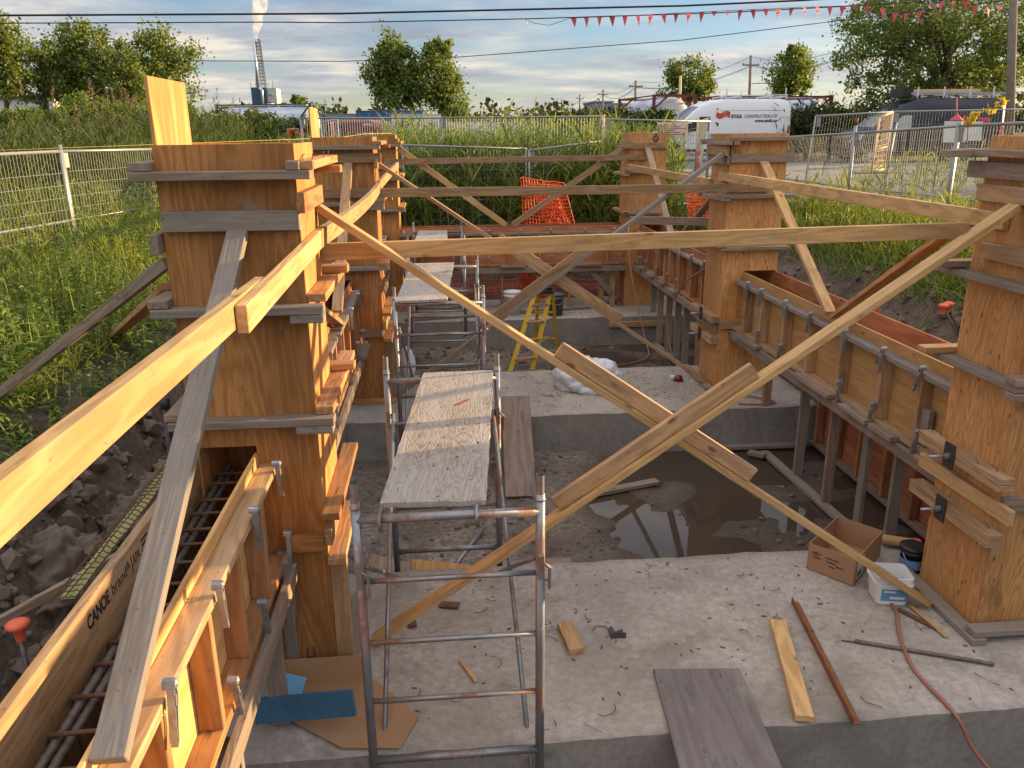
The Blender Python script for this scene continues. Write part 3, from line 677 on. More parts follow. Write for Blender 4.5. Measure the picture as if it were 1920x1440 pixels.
# rebar cage in the near left form
t = thing('rebar_cage', 'rusty reinforcing cage of ribbed bars and stirrups lying in the near left form', 'rebar cage', (-1.08, 2.4, .9))
def ribbed(a, b, r):
    a, b = V(a), V(b); n = int((b-a).length/.022); pts = []; R = []
    for i in range(n+1): pts.append(a+(b-a)*i/n); R.append(r*(1.16 if i % 2 else .93))
    return pts, R
for x, z in ((-1.178, 1.10), (-1.15, 1.085), (-1.01, 1.10), (-.985, 1.06), (-1.16, .95), (-1.0, .93), (-1.08, 1.03), (-1.13, .99), (-1.04, .90)):
    p, R = ribbed((x, .9, z), (x+.01, 4.1, z), .0145); MB().tube(p, R, 7).build('long_bar', 'rebar', t)
for y in np.arange(1.25, 4.05, .16):
    y = float(y)+random.uniform(-.03, .03)
    MB().tube([(-1.205, y, 1.06), (-1.195, y, 1.122), (-1.0, y+.014, 1.118), (-.962, y+.012, 1.085), (-.962, y, .86), (-1.19, y, .86), (-1.205, y, 1.06)], .0075, 6).build('stirrup', 'rusty', t)
lumbs = MB()
# ================================================================== loose bracing timber
def beam(a, b, label, m='pine', name='brace', cat='brace', upv=(0, 0, 1), group=None, w=W4, t=T2, sag=0):
    if sag:
        a = V(a); b = V(b); mw = frame(a, b, upv); L = (b-a).length; n = 12; mb = MB(); vs = []; fs = []
        for i in range(n+1):
            x = L*i/n; s = sag*(1-(2*i/n-1)**2)
            vs += [V((x, -t/2+s, -w/2)), V((x, t/2+s, -w/2)), V((x, t/2+s, w/2)), V((x, -t/2+s, w/2))]
        for i in range(n):
            k = i*4
            for q in range(4): fs.append((k+q, k+(q+1) % 4, k+4+(q+1) % 4, k+4+q))
        fs += [(3, 2, 1, 0), (n*4, n*4+1, n*4+2, n*4+3)]
        me = bpy.data.meshes.new(name); me.from_pydata([tuple(q) for q in vs], [], fs)
        bm = bmesh.new(); bm.from_mesh(me); bmesh.ops.recalc_face_normals(bm, faces=bm.faces[:]); bm.to_mesh(me); bm.free()
        return link(name, me, m, None, mw, label=label, cat=cat, group=group)
    return lum(name, a, b, m, None, w=w, t=t, upv=upv, label=label, cat=cat, group=group)
GR, GT, GX, GV = 'rails along the column rows', 'cross ties between the rows', 'crossed braces between columns', 'V braces down to the beam forms'
beam((-.652, .30, 2.296), (-.652, 2.95, 2.262), 'brightest yellow rail crossing the lower left edge, nearest the viewer', 'fresh', 'rail', 'rail', group=GR)
beam((-.6125, 2.47, 2.255), (-.6125, 4.14, 2.288), 'short rail with its orange cut end showing, passing the nearest left column', 'fresh', 'rail', 'rail', group=GR)
beam((-.6125, 4.15, 2.289), (-.6125, 8.60, 2.268), 'bowed rail from the nearest left column to the middle left column', 'fresh', 'rail', 'rail', group=GR, sag=-.05)
beam((-.6125, 8.62, 2.272), (-.6125, 12.95, 2.315), 'rail from the middle left column to the farthest left column', 'fresh', 'rail', 'rail', group=GR)
beam((2.999, 8.62, 2.322), (2.999, 4.08, 2.317), 'stained rail between the middle and nearest right columns', 'fresh', 'rail', 'rail', group=GR)
beam((2.999, 13.15, 2.238), (2.999, 8.90, 2.232), 'thin looking rail between the farthest and middle right columns', 'fresh', 'rail', 'rail', group=GR)
beam((-.72, 4.367, 2.192), (3.12, 4.367, 2.243), 'lowest and nearest long tie running across between the two nearest columns', 'fresh', 'tie', 'tie', group=GT)
beam((-1.14, 8.375, 2.214), (3.45, 8.375, 2.212), 'long tie across between the two middle columns', 'pine', 'tie', 'tie', group=GT)
beam((-.82, 12.973, 2.354), (3.32, 12.973, 2.386), 'highest and farthest long tie across in front of the reeds', 'pine', 'tie', 'tie', group=GT)
def lerp(a, b, t): return V(a)+(V(b)-V(a))*t
def xbrace(a, b, t0, t1, l1, l2, dy, dz, m1='fresh', m2='pine'):
    beam(a, b, l1, m1, group=GX, upv=(0, 1, 0))
    off = V((0, dy, dz))
    beam(lerp(a, b, t0)+off, lerp(a, b, t1)+off, l2, m2, 'splice', 'splice', group='short splice timbers nailed onto the crossed braces')
xbrace((-.62, 4.30, 2.432), (2.885, 4.04, .035), .355, .675, 'nearest crossed brace from the upper left column down to the box at the right column', 'splice above the plastic bundle on the nearest falling brace', .0, .081)
xbrace((2.965, 3.985, 2.405), (-.46, 3.99, .035), .385, .695, 'nearest crossed brace from the upper right column down behind the front scaffold', 'splice with a dark crack on the nearest rising brace', .0, .081, 'fresh', 'pine')
xbrace((-.60, 8.55, 2.49), (2.985, 8.55, .03), .34, .715, 'second crossed brace from the middle left column down to the middle right column', 'splice on the second falling brace above the yellow ladder', .0, .078, 'pine', 'pine')
xbrace((2.95, 8.43, 2.555), (-.55, 8.43, .03), .355, .70, 'second crossed brace from the middle right column down past the yellow ladder', 'splice on the second rising brace in front of the buckets', .0, .078, 'grey', 'pine')
beam((3.36, 8.345, 2.465), (3.20, 6.27, 1.335), 'pale brace leaning from the front of the middle right column to the long right form', 'fresh', upv=(1, 0, 0), group=GV)
beam((3.12, 4.42, 2.38), (3.17, 6.13, 1.34), 'orange brace behind the nearest right column meeting the pale one on the long right form', 'orange', upv=(1, 0, 0), group=GV)
beam((3.31, 12.965, 2.52), (3.20, 10.95, 1.335), 'grey brace leaning down from the farthest right column below its stamp', 'old', upv=(1, 0, 0), group=GV)
beam((3.12, 9.02, 2.12), (3.19, 10.75, 1.335), 'dark brace behind the middle right column beside the orange netting', 'old', upv=(1, 0, 0), group=GV)
beam((-.905, 3.748, 2.375), (-.882, 1.74, 1.285), 'wide grey weathered brace across the nearest left column down to the sunlit form', 'grey', upv=(1, 0, 0), group=GV)
beam((-.885, 8.37, 2.50), (-.90, 6.85, 1.335), 'greenish brace down the front of the middle left column', 'pine', upv=(1, 0, 0), group=GV)
beam((-.80, 4.42, 1.98), (-.875, 6.72, 1.26), 'thin brace emerging behind the nearest left column beside the greenish one', 'fresh', upv=(1, 0, 0), group=GV)
beam((-.60, 13.03, 2.56), (1.06, 13.02, 1.355), 'thin brace falling from the farthest left column to the middle of the back form', 'fresh', t=.038, group=GV)
beam((2.93, 13.03, 2.52), (1.16, 13.02, 1.355), 'thin brace falling from the farthest right column to the middle of the back form', 'pine', t=.038, group=GV)
beam((-1.30, 3.95, 2.215), tuple(at(-70, 793, 5.1)), 'upper outside brace from the nearest left column out to the weedy bank', 'old', w=.058, group='outside braces on the left bank')
beam((-1.30, 3.98, 2.10), (-3.15, 7.75, .95), 'lower outside brace with a sunlit edge, ending in the weeds', 'orange', upv=(1, .5, 0), group='outside braces on the left bank')
beam((2.2, 9.3, 1.80), (3.05, 8.99, 1.80), 'short weathered timber nailed behind the middle right column by the orange netting', 'old', 'timber', 'timber')
beam((-2.35, 3.15, .60), (-1.34, 4.05, .86), 'slanting stake timber behind the near left form pointing at the clay lump', 'old', 'timber', 'timber', w=.045, t=.03)

# ================================================================== scaffolds
def scaffold(y0, y1, x0, x1, xb0, xb1, zbot, label, zb=1.28, rungs=True):
    t = thing('scaffold', label, 'scaffold', ((x0+x1)/2, (y0+y1)/2, zbot), group='tube scaffold towers')
    R = .0205
    for (y, a, b_) in ((y0, x0, x1), (y1, xb0, xb1)):
        f = MB().tube([(a, y, zbot), (a, y, 1.36)], R).tube([(b_, y, zbot), (b_, y, 1.36)], R)
        f.tube([(a, y, zb), (b_, y, zb)], R)
        for z in (.99, .687, .384): f.tube([(a, y, z), (b_, y, z)], .0125)
        f.tube([(a, y, .062), (b_, y, .062)], .018)
        f.lathe([(0, 0), (.055, 0), (.055, .006), (0, .006)], (a, y, zbot), 4).lathe([(0, 0), (.055, 0), (.055, .006), (0, .006)], (b_, y, zbot), 4)
        fr = f.build('end_frame', 'galv', t)
        for x in (a, b_):
            MB().tube([(x, y, 1.33), (x, y, 1.445)], .0165, 12, cap=False).tube([(x, y, 1.33), (x, y, 1.34)], .023).build('coupling_pin', 'galv', fr)
            MB().box((x-.012, y-.045, .98), (x+.012, y-.012, 1.09)).tube([(x, y-.03, 1.06), (x+.045, y-.03, 1.02)], .007).box((x+.03, y-.04, .93), (x+.042, y-.025, 1.03)).build('gravity_lock', 'galv', fr)
    for a, b_ in ((x0+.03, xb0+.03), (x1-.03, xb1-.03)):
        for za, zc in ((1.06, -.15 if zbot < -.1 else .1), (-.15 if zbot < -.1 else .1, 1.06)):
            MB().tube([(a, y0, za), (b_, y1, zc)], .0125).build('cross_brace', 'galv', t)
    return t
scaffold(3.03, 4.95, -.385, .378, -.372, .334, -.44, 'nearest scaffold straddling the front footing, its lower rungs filling the foreground')
scaffold(7.35, 9.45, -.44, .375, -.40, .42, -.44, 'second scaffold behind, straddling the middle footing')
scaffold(11.15, 12.9, -.45, .32, -.42, .34, -.0, 'farthest scaffold by the back form, mostly hidden')
def deckboard(corners, z, label, m='deck', th=.022):
    (x0, y0), (x1, y1), (x2, y2), (x3, y3) = corners
    # local X along the board's length
    o = V((x0, y0, z)); ex = (V((x3, y3, z))-o).normalized(); ey = V((0, 0, 1)).cross(ex)
    mw = axes(o, ex, ey, (0, 0, 1)); inv = mw.inverted()
    ps = [inv @ V((x, y, z)) for x, y in corners]
    bm = bmesh.new(); n = 24; k = 8; g = []
    r = random.Random(int(y0*10))
    for i in range(n+1):
        row = []
        for j in range(k+1):
            u, v_ = i/n, j/k
            p = (ps[0]*(1-v_)+ps[1]*v_)*(1-u)+(ps[3]*(1-v_)+ps[2]*v_)*u
            if i in (0, n): p.x += r.uniform(-.006, .006)
            if j in (0, k): p.y += r.uniform(-.003, .003)
            row.append(bm.verts.new((p.x, p.y, r.uniform(-.0006, .0006))))
        g.append(row)
    for i in range(n):
        for j in range(k): bm.faces.new((g[i][j], g[i+1][j], g[i+1][j+1], g[i][j+1]))
    bmesh.ops.recalc_face_normals(bm, faces=bm.faces[:])
    if bm.faces[:][0].normal.z < 0: bmesh.ops.reverse_faces(bm, faces=bm.faces[:])
    e = bmesh.ops.extrude_face_region(bm, geom=bm.faces[:])
    for q in e['geom']:
        if isinstance(q, bmesh.types.BMVert): q.co.z -= th
    bmesh.ops.recalc_face_normals(bm, faces=bm.faces[:])
    me = bpy.data.meshes.new('deck_board'); bm.to_mesh(me); bm.free()
    t = thing('scaffold_board', label, 'scaffold board', tuple(o), group='plywood decks on the scaffolds')
    link('deck', me, m, t, mw)
    return t
d1 = deckboard([(-.29, 3.085), (.155, 3.06), (.312, 4.98), (-.134, 4.97)], 1.325, 'large weathered plywood deck with a red stripe on the nearest scaffold')
for x in (-.275, .125):
    MB().tube([(x, 3.12, 1.296), (x-.012, 3.045, 1.308), (x-.015, 3.003, 1.29), (x-.01, 3.005, 1.235)], .009, 6).build('hook', 'galv', d1)
for x, y in ((-.13, 4.9), (.27, 4.9)): MB().tube([(x, y, 1.296), (x, y+.09, 1.30), (x, y+.10, 1.24)], .009, 6).build('hook', 'galv', d1)
mb = MB(); mb.prism([(0, 0), (.105, .075), (.13, .07), (.03, -.005)], .0012, Matrix.Translation((.04, 4.30, 1.3262)) @ Matrix.Rotation(.25, 4, 'Z')); mb.build('paint_stripe', plain('red_paint', (.32, .05, .045), .7), d1)
deckboard([(-.43, 7.30), (.045, 7.34), (.15, 9.5), (-.345, 9.5)], 1.325, 'grey plywood deck lying on the second scaffold')
deckboard([(-.372, 11.20), (.10, 11.23), (.11, 12.78), (-.33, 12.78)], 1.325, 'small distant plywood deck on the farthest scaffold')

# ================================================================== things on the footings and the mud
def sheet(name, p0, p1, p3, th, label, cat, m, **kw):
    """a rigid sheet: p0->p1 is one edge (local Y), p0->p3 the length (local X)"""
    p0, p1, p3 = V(p0), V(p1), V(p3); ex = (p3-p0); L = ex.length; ex.normalize(); ey = (p1-p0); ey = ey-ex*ey.dot(ex); Wd = ey.length; ey.normalize()
    mw = axes(p0, ex, ey); mb = MB(); mb.box((0, 0, 0), (L, Wd, th))
    me = bpy.data.meshes.new(name); me.from_pydata(mb.v, [], mb.f)
    bm = bmesh.new(); bm.from_mesh(me); bmesh.ops.bevel(bm, geom=bm.edges[:], offset=th*.2, segments=1, affect='EDGES'); bm.to_mesh(me); bm.free()
    return link(name, me, m, None, mw, label=label, cat=cat, **kw)
sheet('plywood_sheet', (1.065, 3.60, .004), (1.53, 3.565, .004), (.965, 2.45, .012), .018, 'purple grey plywood sheet tilted over the front edge of the near footing', 'plywood', 'plygrey')
lum('plank', (1.905, 3.945, .022), (1.708, 3.145, .022), 'fresh', None, upv=(1, .1, 0), label='pale short plank lying flat on the near footing beside the rusty angle', cat='plank')
lum('wood_block', (.652, 4.06, .021), (.680, 3.79, .021), 'fresh', None, upv=(1, 0, 0), label='small cut wood block on the near footing right of the scaffold', cat='wood block')
mb = MB(); L = (V((2.107, 4.166, 0))-V((1.956, 3.10, 0))).length; mx = frame((2.107, 4.166, .004), (1.956, 3.10, .004))
mb.box((0, -.022, 0), (L, .022, .005), mx); mb.box((0, -.022, 0), (L, -.017, .04), mx); mb.build('angle_bar', plain('orange_rust', (.23, .095, .04), .85, .1, .4, 14, .4), None, label='long thin rusty angle iron lying on the near footing', cat='angle iron')
p, R = [], []
for i in range(70): p.append(lerp((2.27, 3.735, .016), (2.915, 3.46, .016), i/69)); R.append(.012 if i % 2 else .0105)
mb = MB(); mb.tube(p, R, 7); mb.build('rebar_rod', 'rebar', None, label='dark loose rebar rod crossing the hose on the near footing', cat='rebar')
mb = MB(); mb.tube([(2.205, 3.76, .006), (2.26, 3.74, .007), (2.30, 3.735, .01)], .004, 6); mb.build('tie_stub', 'rusty', None, label='short rusty wire stub at the tip of the loose rebar rod', cat='wire')
sheet('wood_strip', (2.775, 4.045, .004), (2.80, 4.055, .004), (2.80, 3.72, .006), .012, 'narrow yellow wood splinter under the white tub', 'wood strip', 'fresh')
sheet('wood_strip', (2.68, 4.02, .004), (2.71, 4.03, .004), (2.80, 3.78, .006), .01, 'dark brown bark strip beside the yellow splinter', 'wood strip', 'rusty')
sheet('wood_chip', (.02, 3.79, .002), (.035, 3.80, .002), (.10, 3.60, .004), .012, 'slim pale wood stick lying between the scaffold rungs', 'wood strip', 'fresh')
sheet('wood_chip', (-.29, 4.27, .002), (-.24, 4.28, .002), (-.265, 4.13, .004), .012, 'dark wood chip by the foot of the left column', 'wood chip', 'rusty')
sheet('wood_chip', (-.09, 4.33, .002), (-.08, 4.39, .002), (.03, 4.30, .004), .015, 'dark bark flake under the rising brace', 'wood chip', 'rusty')
mb = MB(); mb.prism([(0, 0), (.09, -.01), (.075, .05), (.03, .035), (.015, .075), (-.01, .05)], .003, Matrix.Translation((.90, 3.92, .004)) @ Matrix.Rotation(.5, 4, 'X')); mb.prism([(0, 0), (.09, 0), (.09, .03), (0, .03)], .003, Matrix.Translation((.90, 3.915, .002)) @ Matrix.Rotation(1.2, 4, 'X'))
mb.build('metal_bracket', 'steelplate', None, label='small bent dark metal bracket alone on the near footing', cat='bracket')
# cardboard box
t = thing('cardboard_box', 'open brown cardboard box with printed side under the long brace', 'box', (2.62, 4.62, 0))
A, Bq, Cq = V((2.36, 4.55, 0)), V((2.555, 4.315, 0)), V((2.92, 4.66, 0)); D = A+Cq-Bq; h = .19
def wall(a, b, z0, z1, th, name, m='cardboard', par=None, lean=0):
    n = V(((b-a).y, -(b-a).x, 0)).normalized()*th; mb = MB(); e = n.normalized()*lean
    q = [a+V((0, 0, z0)), b+V((0, 0, z0)), b+V((0, 0, z1))+e, a+V((0, 0, z1))+e]
    mb.add(q+[x+n for x in q], [(0, 1, 2, 3), (7, 6, 5, 4), (0, 4, 5, 1), (1, 5, 6, 2), (2, 6, 7, 3), (3, 7, 4, 0)]); return mb.build(name, m, par)
for a, b_ in ((A, Bq), (Bq, Cq), (Cq, D), (D, A)): wall(a, b_, .004, h, .005, 'side', par=t)
MB().add([A+V((0, 0, .006)), Bq+V((0, 0, .006)), Cq+V((0, 0, .006)), D+V((0, 0, .006))], [(0, 1, 2, 3)]).build('bottom', 'cardboard', t)
ab = (Bq-A).normalized(); nrm = V((ab.y, -ab.x, 0))
mb = MB(); r = random.Random(4)
for (s0, z0, ln) in ((.03, .14, .07), (.03, .125, .055), (.03, .105, .07), (.12, .13, .10), (.13, .105, .07), (.2, .09, .06), (.15, .075, .05)):
    for k in range(int(ln/.008)):
        p0 = A+ab*(s0+k*.008)*.95+V((0, 0, z0-s0*.0)); mb.bar(p0-nrm*-.0058, p0-nrm*-.0058+ab*.005+V((0, 0, r.uniform(-.004, .004))), r.uniform(.006, .013), .0006)
mb.build('printed_lettering', 'ink', t)
bc = (Cq-Bq).normalized(); n2 = V((bc.y, -bc.x, 0))
mb = MB(); mb.add([Bq+n2*.0065+bc*s+V((0, 0, z)) for s, z in ((.03, .03), (.15, .03), (.15, .17), (.03, .17))], [(0, 1, 2, 3)]); mb.build('paper_label', 'signwhite', t)
mb = MB()
for k in range(7): mb.bar(Bq+n2*.0072+bc*(.045+.012*k)+V((0, 0, .04)), Bq+n2*.0072+bc*(.045+.012*k)+V((0, 0, .08)), .006, .0006, bc)
mb.build('barcode', 'ink', t)
# white tub
t = thing('plastic_tub', 'square white plastic tub with a blue label on the near footing', 'tub', (2.70, 4.16, 0), -.2)
def rrect(w_, d_, r_, n=5):
    o = []
    for cx, cy, a0 in ((w_/2-r_, d_/2-r_, 0), (-w_/2+r_, d_/2-r_, PI/2), (-w_/2+r_, -d_/2+r_, PI), (w_/2-r_, -d_/2+r_, 1.5*PI)):
        for k in range(n+1): o.append((cx+r_*math.cos(a0+k*PI/2/n), cy+r_*math.sin(a0+k*PI/2/n)))
    return o
def loft(rings, name, m, par, mw, cap0=True, smooth=True):
    n = len(rings[0]); vs = [p for r_ in rings for p in r_]; fs = []
    for i in range(len(rings)-1):
        for k in range(n): fs.append((i*n+k, i*n+(k+1) % n, (i+1)*n+(k+1) % n, (i+1)*n+k))
    if cap0: fs.append(tuple(range(n-1, -1, -1)))
    me = bpy.data.meshes.new(name); me.from_pydata([tuple(v) for v in vs], [], fs); me.polygons.foreach_set('use_smooth', [smooth]*(len(fs)-1)+[False]*(1 if cap0 else 0) if cap0 else [smooth]*len(fs))
    return link(name, me, m, par, mw)
mw = world(t)
def rr(w_, d_, z, r_=.03): return [(x, y, z) for x, y in rrect(w_, d_, r_)]
loft([rr(.185, .165, .003), rr(.215, .19, .135), rr(.232, .205, .137), rr(.232, .205, .15), rr(.219, .194, .152), rr(.225, .198, .19), rr(.218, .19, .192), rr(.205, .18, .15), rr(.175, .155, .012), rr(.02, .02, .012, .005)], 'tub_body', 'pail', t, mw, smooth=False)
mb = MB(); mb.add([mw @ V(q) for q in ((-.07, -.0865, .03), (.08, -.0865, .03), (.085, -.0955, .115), (-.075, -.0955, .115))], [(0, 1, 2, 3)]); lb = mb.build('label', 'bluelabel', t)
mb = MB(); mb.add([mw @ V(q) for q in ((-.02, -.0895, .045), (.065, -.0895, .045), (.067, -.0925, .065), (-.02, -.0925, .065))], [(0, 1, 2, 3)]); mb.add([mw @ V(q) for q in ((-.06, -.0955, .092), (.01, -.0955, .092), (.01, -.0968, .104), (-.06, -.0968, .104))], [(0, 1, 2, 3)]); mb.build('label_print', 'signwhite', lb)
def bucket(name, label, loc, r, h, m, band=None, lid=None, tilt=0):
    t = thing(name, label, 'bucket', loc); o = V(loc)
    MB().lathe([(0, .002), (r*.86, .002), (r*.97, h*.78), (r*1.04, h*.79), (r*1.04, h*.85), (r*.99, h*.86), (r*1.0, h*.97), (r*1.05, h*.975), (r*1.05, h), (r*.95, h), (r*.82, .02), (0, .02)], o, 28).build('bucket_body', m, t)
    MB().tube([o+V((r*1.0*math.cos(a), -r*1.0*math.sin(a)-.01, h*.82-.09*math.sin(a))) for a in np.linspace(0, PI, 13)], .004, 6).build('handle', 'clip', t)
    return t
b1 = bucket('bucket', 'white plastic bucket standing on the farthest footing', (1.125, 12.62, 0), .145, .36, 'pail')
MB().lathe([(.140, .10), (.1425, .22)], (1.125, 12.62, 0), 28).build('label', 'bluelabel', b1)
bucket('bucket', 'dirty dark grey bucket on the farthest footing behind the yellow ladder', (1.78, 12.42, 0), .135, .34, 'greybucket')
bucket('bucket', 'white bucket with blue print behind the posts of the farther right form', (3.95, 12.6, 0), .16, .36, 'pail')
t = bucket('paint_pail', 'black lidded pail with a blue label against the nearest right column', (3.03, 4.465, 0), .075, .17, 'black')
MB().lathe([(0, .185), (.075, .185), (.086, .178), (.086, .16), (.075, .16)], (3.03, 4.465, 0), 26).build('lid', 'black', t)
MB().lathe([(.072, .03), (.0755, .10)], (3.03, 4.465, 0), 26).build('label', 'bluelabel', t)
t = thing('orange_stopper', 'orange plastic stopper lying behind the black pail', 'stopper', (3.13, 4.62, .05))
MB().lathe([(0, 0), (.055, 0), (.055, .018), (.035, .03), (.034, .09), (.028, .092), (.026, .03), (0, .03)], (3.13, 4.60, .05), 18).build('cap_body', 'orange_cap', t)
sheet('wood_block', (3.0, 4.78, .02), (3.08, 4.84, .02), (3.16, 4.68, .03), .038, 'pale offcut lying behind the black pail', 'wood block', 'fresh')
# hoses
def hose(name, pts, r, label, cat, m):
    P = [V(q) for q in pts]; out = []
    for i in range(len(P)-1):
        p0, p1, p2, p3 = P[max(i-1, 0)], P[i], P[i+1], P[min(i+2, len(P)-1)]
        for k in range(8):
            t_ = k/8; out.append(.5*((2*p1)+(p2-p0)*t_+(2*p0-5*p1+4*p2-p3)*t_*t_+(3*p1-p0-3*p2+p3)*t_**3))
    out.append(P[-1]); mb = MB(); mb.tube(out, r, 7); return mb.build(name, m, None, label=label, cat=cat)
hose('air_hose', [(2.68, 4.07, .012), (2.66, 3.98, .012), (2.60, 3.86, .012), (2.53, 3.70, .012), (2.47, 3.50, .012), (2.46, 3.35, .012), (2.47, 3.20, .014), (2.50, 3.11, -.03), (2.56, 3.06, -.16), (2.68, 2.98, -.30), (2.85, 2.80, -.42)], .011, 'brown hose curving over the near footing and down its front face', 'hose', 'copper')
hose('air_hose', [(2.98, 12.7, 1.4), (2.93, 12.4, 1.0), (2.96, 12.0, .35), (3.05, 11.6, -.25), (3.0, 11.3, -.43), (2.5, 11.0, -.445), (1.9, 11.05, -.44), (1.7, 11.35, -.43)], .010, 'thin hose hanging at the farthest right column and looping over the puddle', 'hose', 'copper')
hose('air_hose', [(3.13, 9.25, 1.24), (3.0, 9.7, .95), (2.98, 10.2, .45), (3.0, 10.0, -.05), (3.15, 9.5, -.3)], .010, 'thin reddish hose drooping from the farther right form', 'hose', 'copper')
hose('air_hose', [(3.25, 8.1, .02), (3.45, 7.95, .015), (3.5, 7.85, .012), (3.38, 7.8, .012), (3.2, 7.82, .012), (3.1, 7.85, .012)], .009, 'small pale hose loop at the corner of the middle footing', 'hose', 'copper')
# leaning ply and crate
sheet('plywood_sheet', (.515, 6.72, -.41), (.80, 6.70, -.41), (.56, 7.70, .24), .018, 'dirty brown plywood sheet leaning on the middle footing beside the nearest scaffold', 'plywood', 'plydark')
t = thing('wooden_crate', 'low wooden crate of boards on the mud behind the near footing', 'crate', (.58, 5.05, -.40))
for y in (4.88, 5.22): lum('side_board', (.33, y, -.32), (.86, y, -.32), 'pine', t, w=.15, t=.03)
for x in (.345, .845): lum('end_board', (x, 4.90, -.32), (x, 5.20, -.32), 'pine', t, w=.15, t=.028)
lum('top_board', (.31, 5.05, -.23), (.88, 5.05, -.23), 'old', t, w=.40, t=.02, upv=(0, 1, 0))
sheet('plywood_offcut', (-.33, 4.86, -.36), (.10, 4.90, -.36), (-.28, 5.16, -.12), .02, 'sunlit orange plywood offcut tilted behind the scaffold rungs', 'plywood', 'plypale')
sheet('plywood_offcut', (-.62, 5.0, -.30), (-.32, 5.1, -.38), (-.60, 5.35, -.16), .02, 'grey board offcut leaning beside the left form by the mud', 'plywood', 'old')
MB().tube([(.02, 5.5, -.40), (.28, 6.05, -.36)], .021, 10).build('steel_tube', 'galv', None, label='loose grey scaffold tube lying on the mud under the deck', cat='tube')
lum('mud_board', (.95, 6.62, -.43), (2.0, 6.95, -.43), 'old', None, upv=(0, 1, 0), label='thin board lying in the puddle at the foot of the middle footing', cat='plank')
lum('sill', (3.30, 7.55, -.43), (3.42, 4.6, -.43), 'grey', None, upv=(1, 0, 0), label='grey sill timber on the mud under the posts of the long right form', cat='sill', group='sill timbers on the mud')
lum('sill', (2.82, 7.70, -.42), (3.83, 7.68, -.42), 'grey', None, upv=(0, 1, 0), label='sill timber lying along the front foot of the middle footing', cat='sill', group='sill timbers on the mud')
lum('sill', (3.33, 12.1, -.43), (3.4, 9.5, -.43), 'grey', None, upv=(1, 0, 0), label='sill timber under the posts of the farther right form', cat='sill', group='sill timbers on the mud')
flat('wood_block', (3.12, 7.52, -.41), (3.25, 7.40, -.41), 'old', None, label='short block under the sill at the corner of the puddle', cat='wood block')
lum('board', (2.6, 12.15, -.12), (3.6, 12.15, -.12), 'pine', None, label='short board nailed on the front face of the farthest footing', cat='board')
lum('kicker_board', (-.58, 12.25, .02), (2.8, 12.9, .02), 'old', None, upv=(0, 1, 0), label='long low timber lying on the farthest footing behind the buckets', cat='board')
MB().lathe([(0, 0), (.05, 0), (.055, .11), (.045, .12), (0, .12)], (3.66, 7.55, -.37), 14, Matrix.Rotation(1.4, 4, 'Y')).build('can', 'greybucket', None, label='crushed grey can lying on the sill by the posts', cat='can')
# lower wall of red plywood behind the posts of the long right form
t = thing('retaining_form', 'reddish plywood wall with upright studs behind the posts on the right', 'form wall', (3.95, 6.0, -.4))
lum('wall_panel', (3.97, 4.45, .08), (3.97, 7.72, .08), 'plyred', t, w=1.0, t=.018)
lum('plate', (3.91, 4.45, -.40), (3.91, 7.72, -.40), 'old', t, upv=(1, 0, 0)); lum('plate', (3.91, 4.45, .57), (3.91, 7.72, .57), 'old', t, upv=(1, 0, 0))
for y in (7.62, 7.2, 6.75, 6.3, 5.85, 5.4, 4.95, 4.55): lum('stud', (3.91, y, -.375), (3.91, y, .545), 'orange', t, upv=(1, 0, 0))
# step ladder
t = thing('step_ladder', 'yellow fibreglass step ladder standing open behind the middle footing', 'ladder', (1.3, 11.15, -.42))
TOPL, TOPR = V((1.30, 11.06, .63)), V((1.52, 11.10, .63)); FL, FR = V((.91, 10.80, -.44)), V((1.235, 10.88, -.44)); BL, BR = V((1.36, 11.62, -.44)), V((1.70, 11.52, -.44))
for a, b_ in ((FL, TOPL), (FR, TOPR)): MB().bar(a, b_, .062, .03, (1, 0, 0)).build('front_rail', 'yellow', t)
for a, b_ in ((BL, TOPL+V((.05, .05, 0))), (BR, TOPR+V((.04, .05, 0)))): MB().bar(a, b_, .045, .025, (1, 0, 0)).build('rear_rail', 'yellow', t)
for f_ in (.16, .40, .63, .85):
    a, b_ = lerp(FL, TOPL, f_), lerp(FR, TOPR, f_); MB().bar(a, b_, .075, .02, (0, 1, 0)).build('step', plain('worn_step', (.42, .22, .12), .7, .2, .3, 20), t)
for f_ in (.3, .7): MB().bar(lerp(BL, TOPL, f_), lerp(BR, TOPR, f_), .03, .02).build('rear_brace', 'yellow', t)
for f_ in (.35, .62): MB().tube([lerp(FR, TOPR, f_), lerp(BR, TOPR, f_)], .008, 6).build('spreader', 'clip', t)
mb = MB(); mb.box((1.27, 11.0, .625), (1.56, 11.2, .665)); mb.tube([(1.3, 11.05, .68), (1.42, 11.1, .72), (1.52, 11.14, .69)], .022, 6); mb.tube([(1.33, 11.14, .68), (1.44, 11.05, .70), (1.54, 11.08, .68)], .018, 6); mb.build('top_cap', 'black', t)
# clear plastic bundle
bm = bmesh.new(); bmesh.ops.create_icosphere(bm, subdivisions=5, radius=1)
for v in bm.verts:
    p = v.co.copy(); n = noise.fractal(p*1.6, .8, 2.1, 4); n2 = abs(noise.noise(p*3.3))
    k = 1+.22*n-.16*n2+.05*noise.noise(p*9)
    v.co = V((p.x*.40*k, p.y*.22*k, max(-.12, p.z*.27*k)))
for f in bm.faces: f.smooth = True
me = bpy.data.meshes.new('plastic_bundle'); bm.to_mesh(me); bm.free()
link('plastic_bundle', me, 'film', None, Matrix.Translation((1.62, 8.55, .115)) @ Matrix.Rotation(-.35, 4, 'Z'), label='crumpled bundle of clear plastic film on the middle footing', cat='plastic bundle')
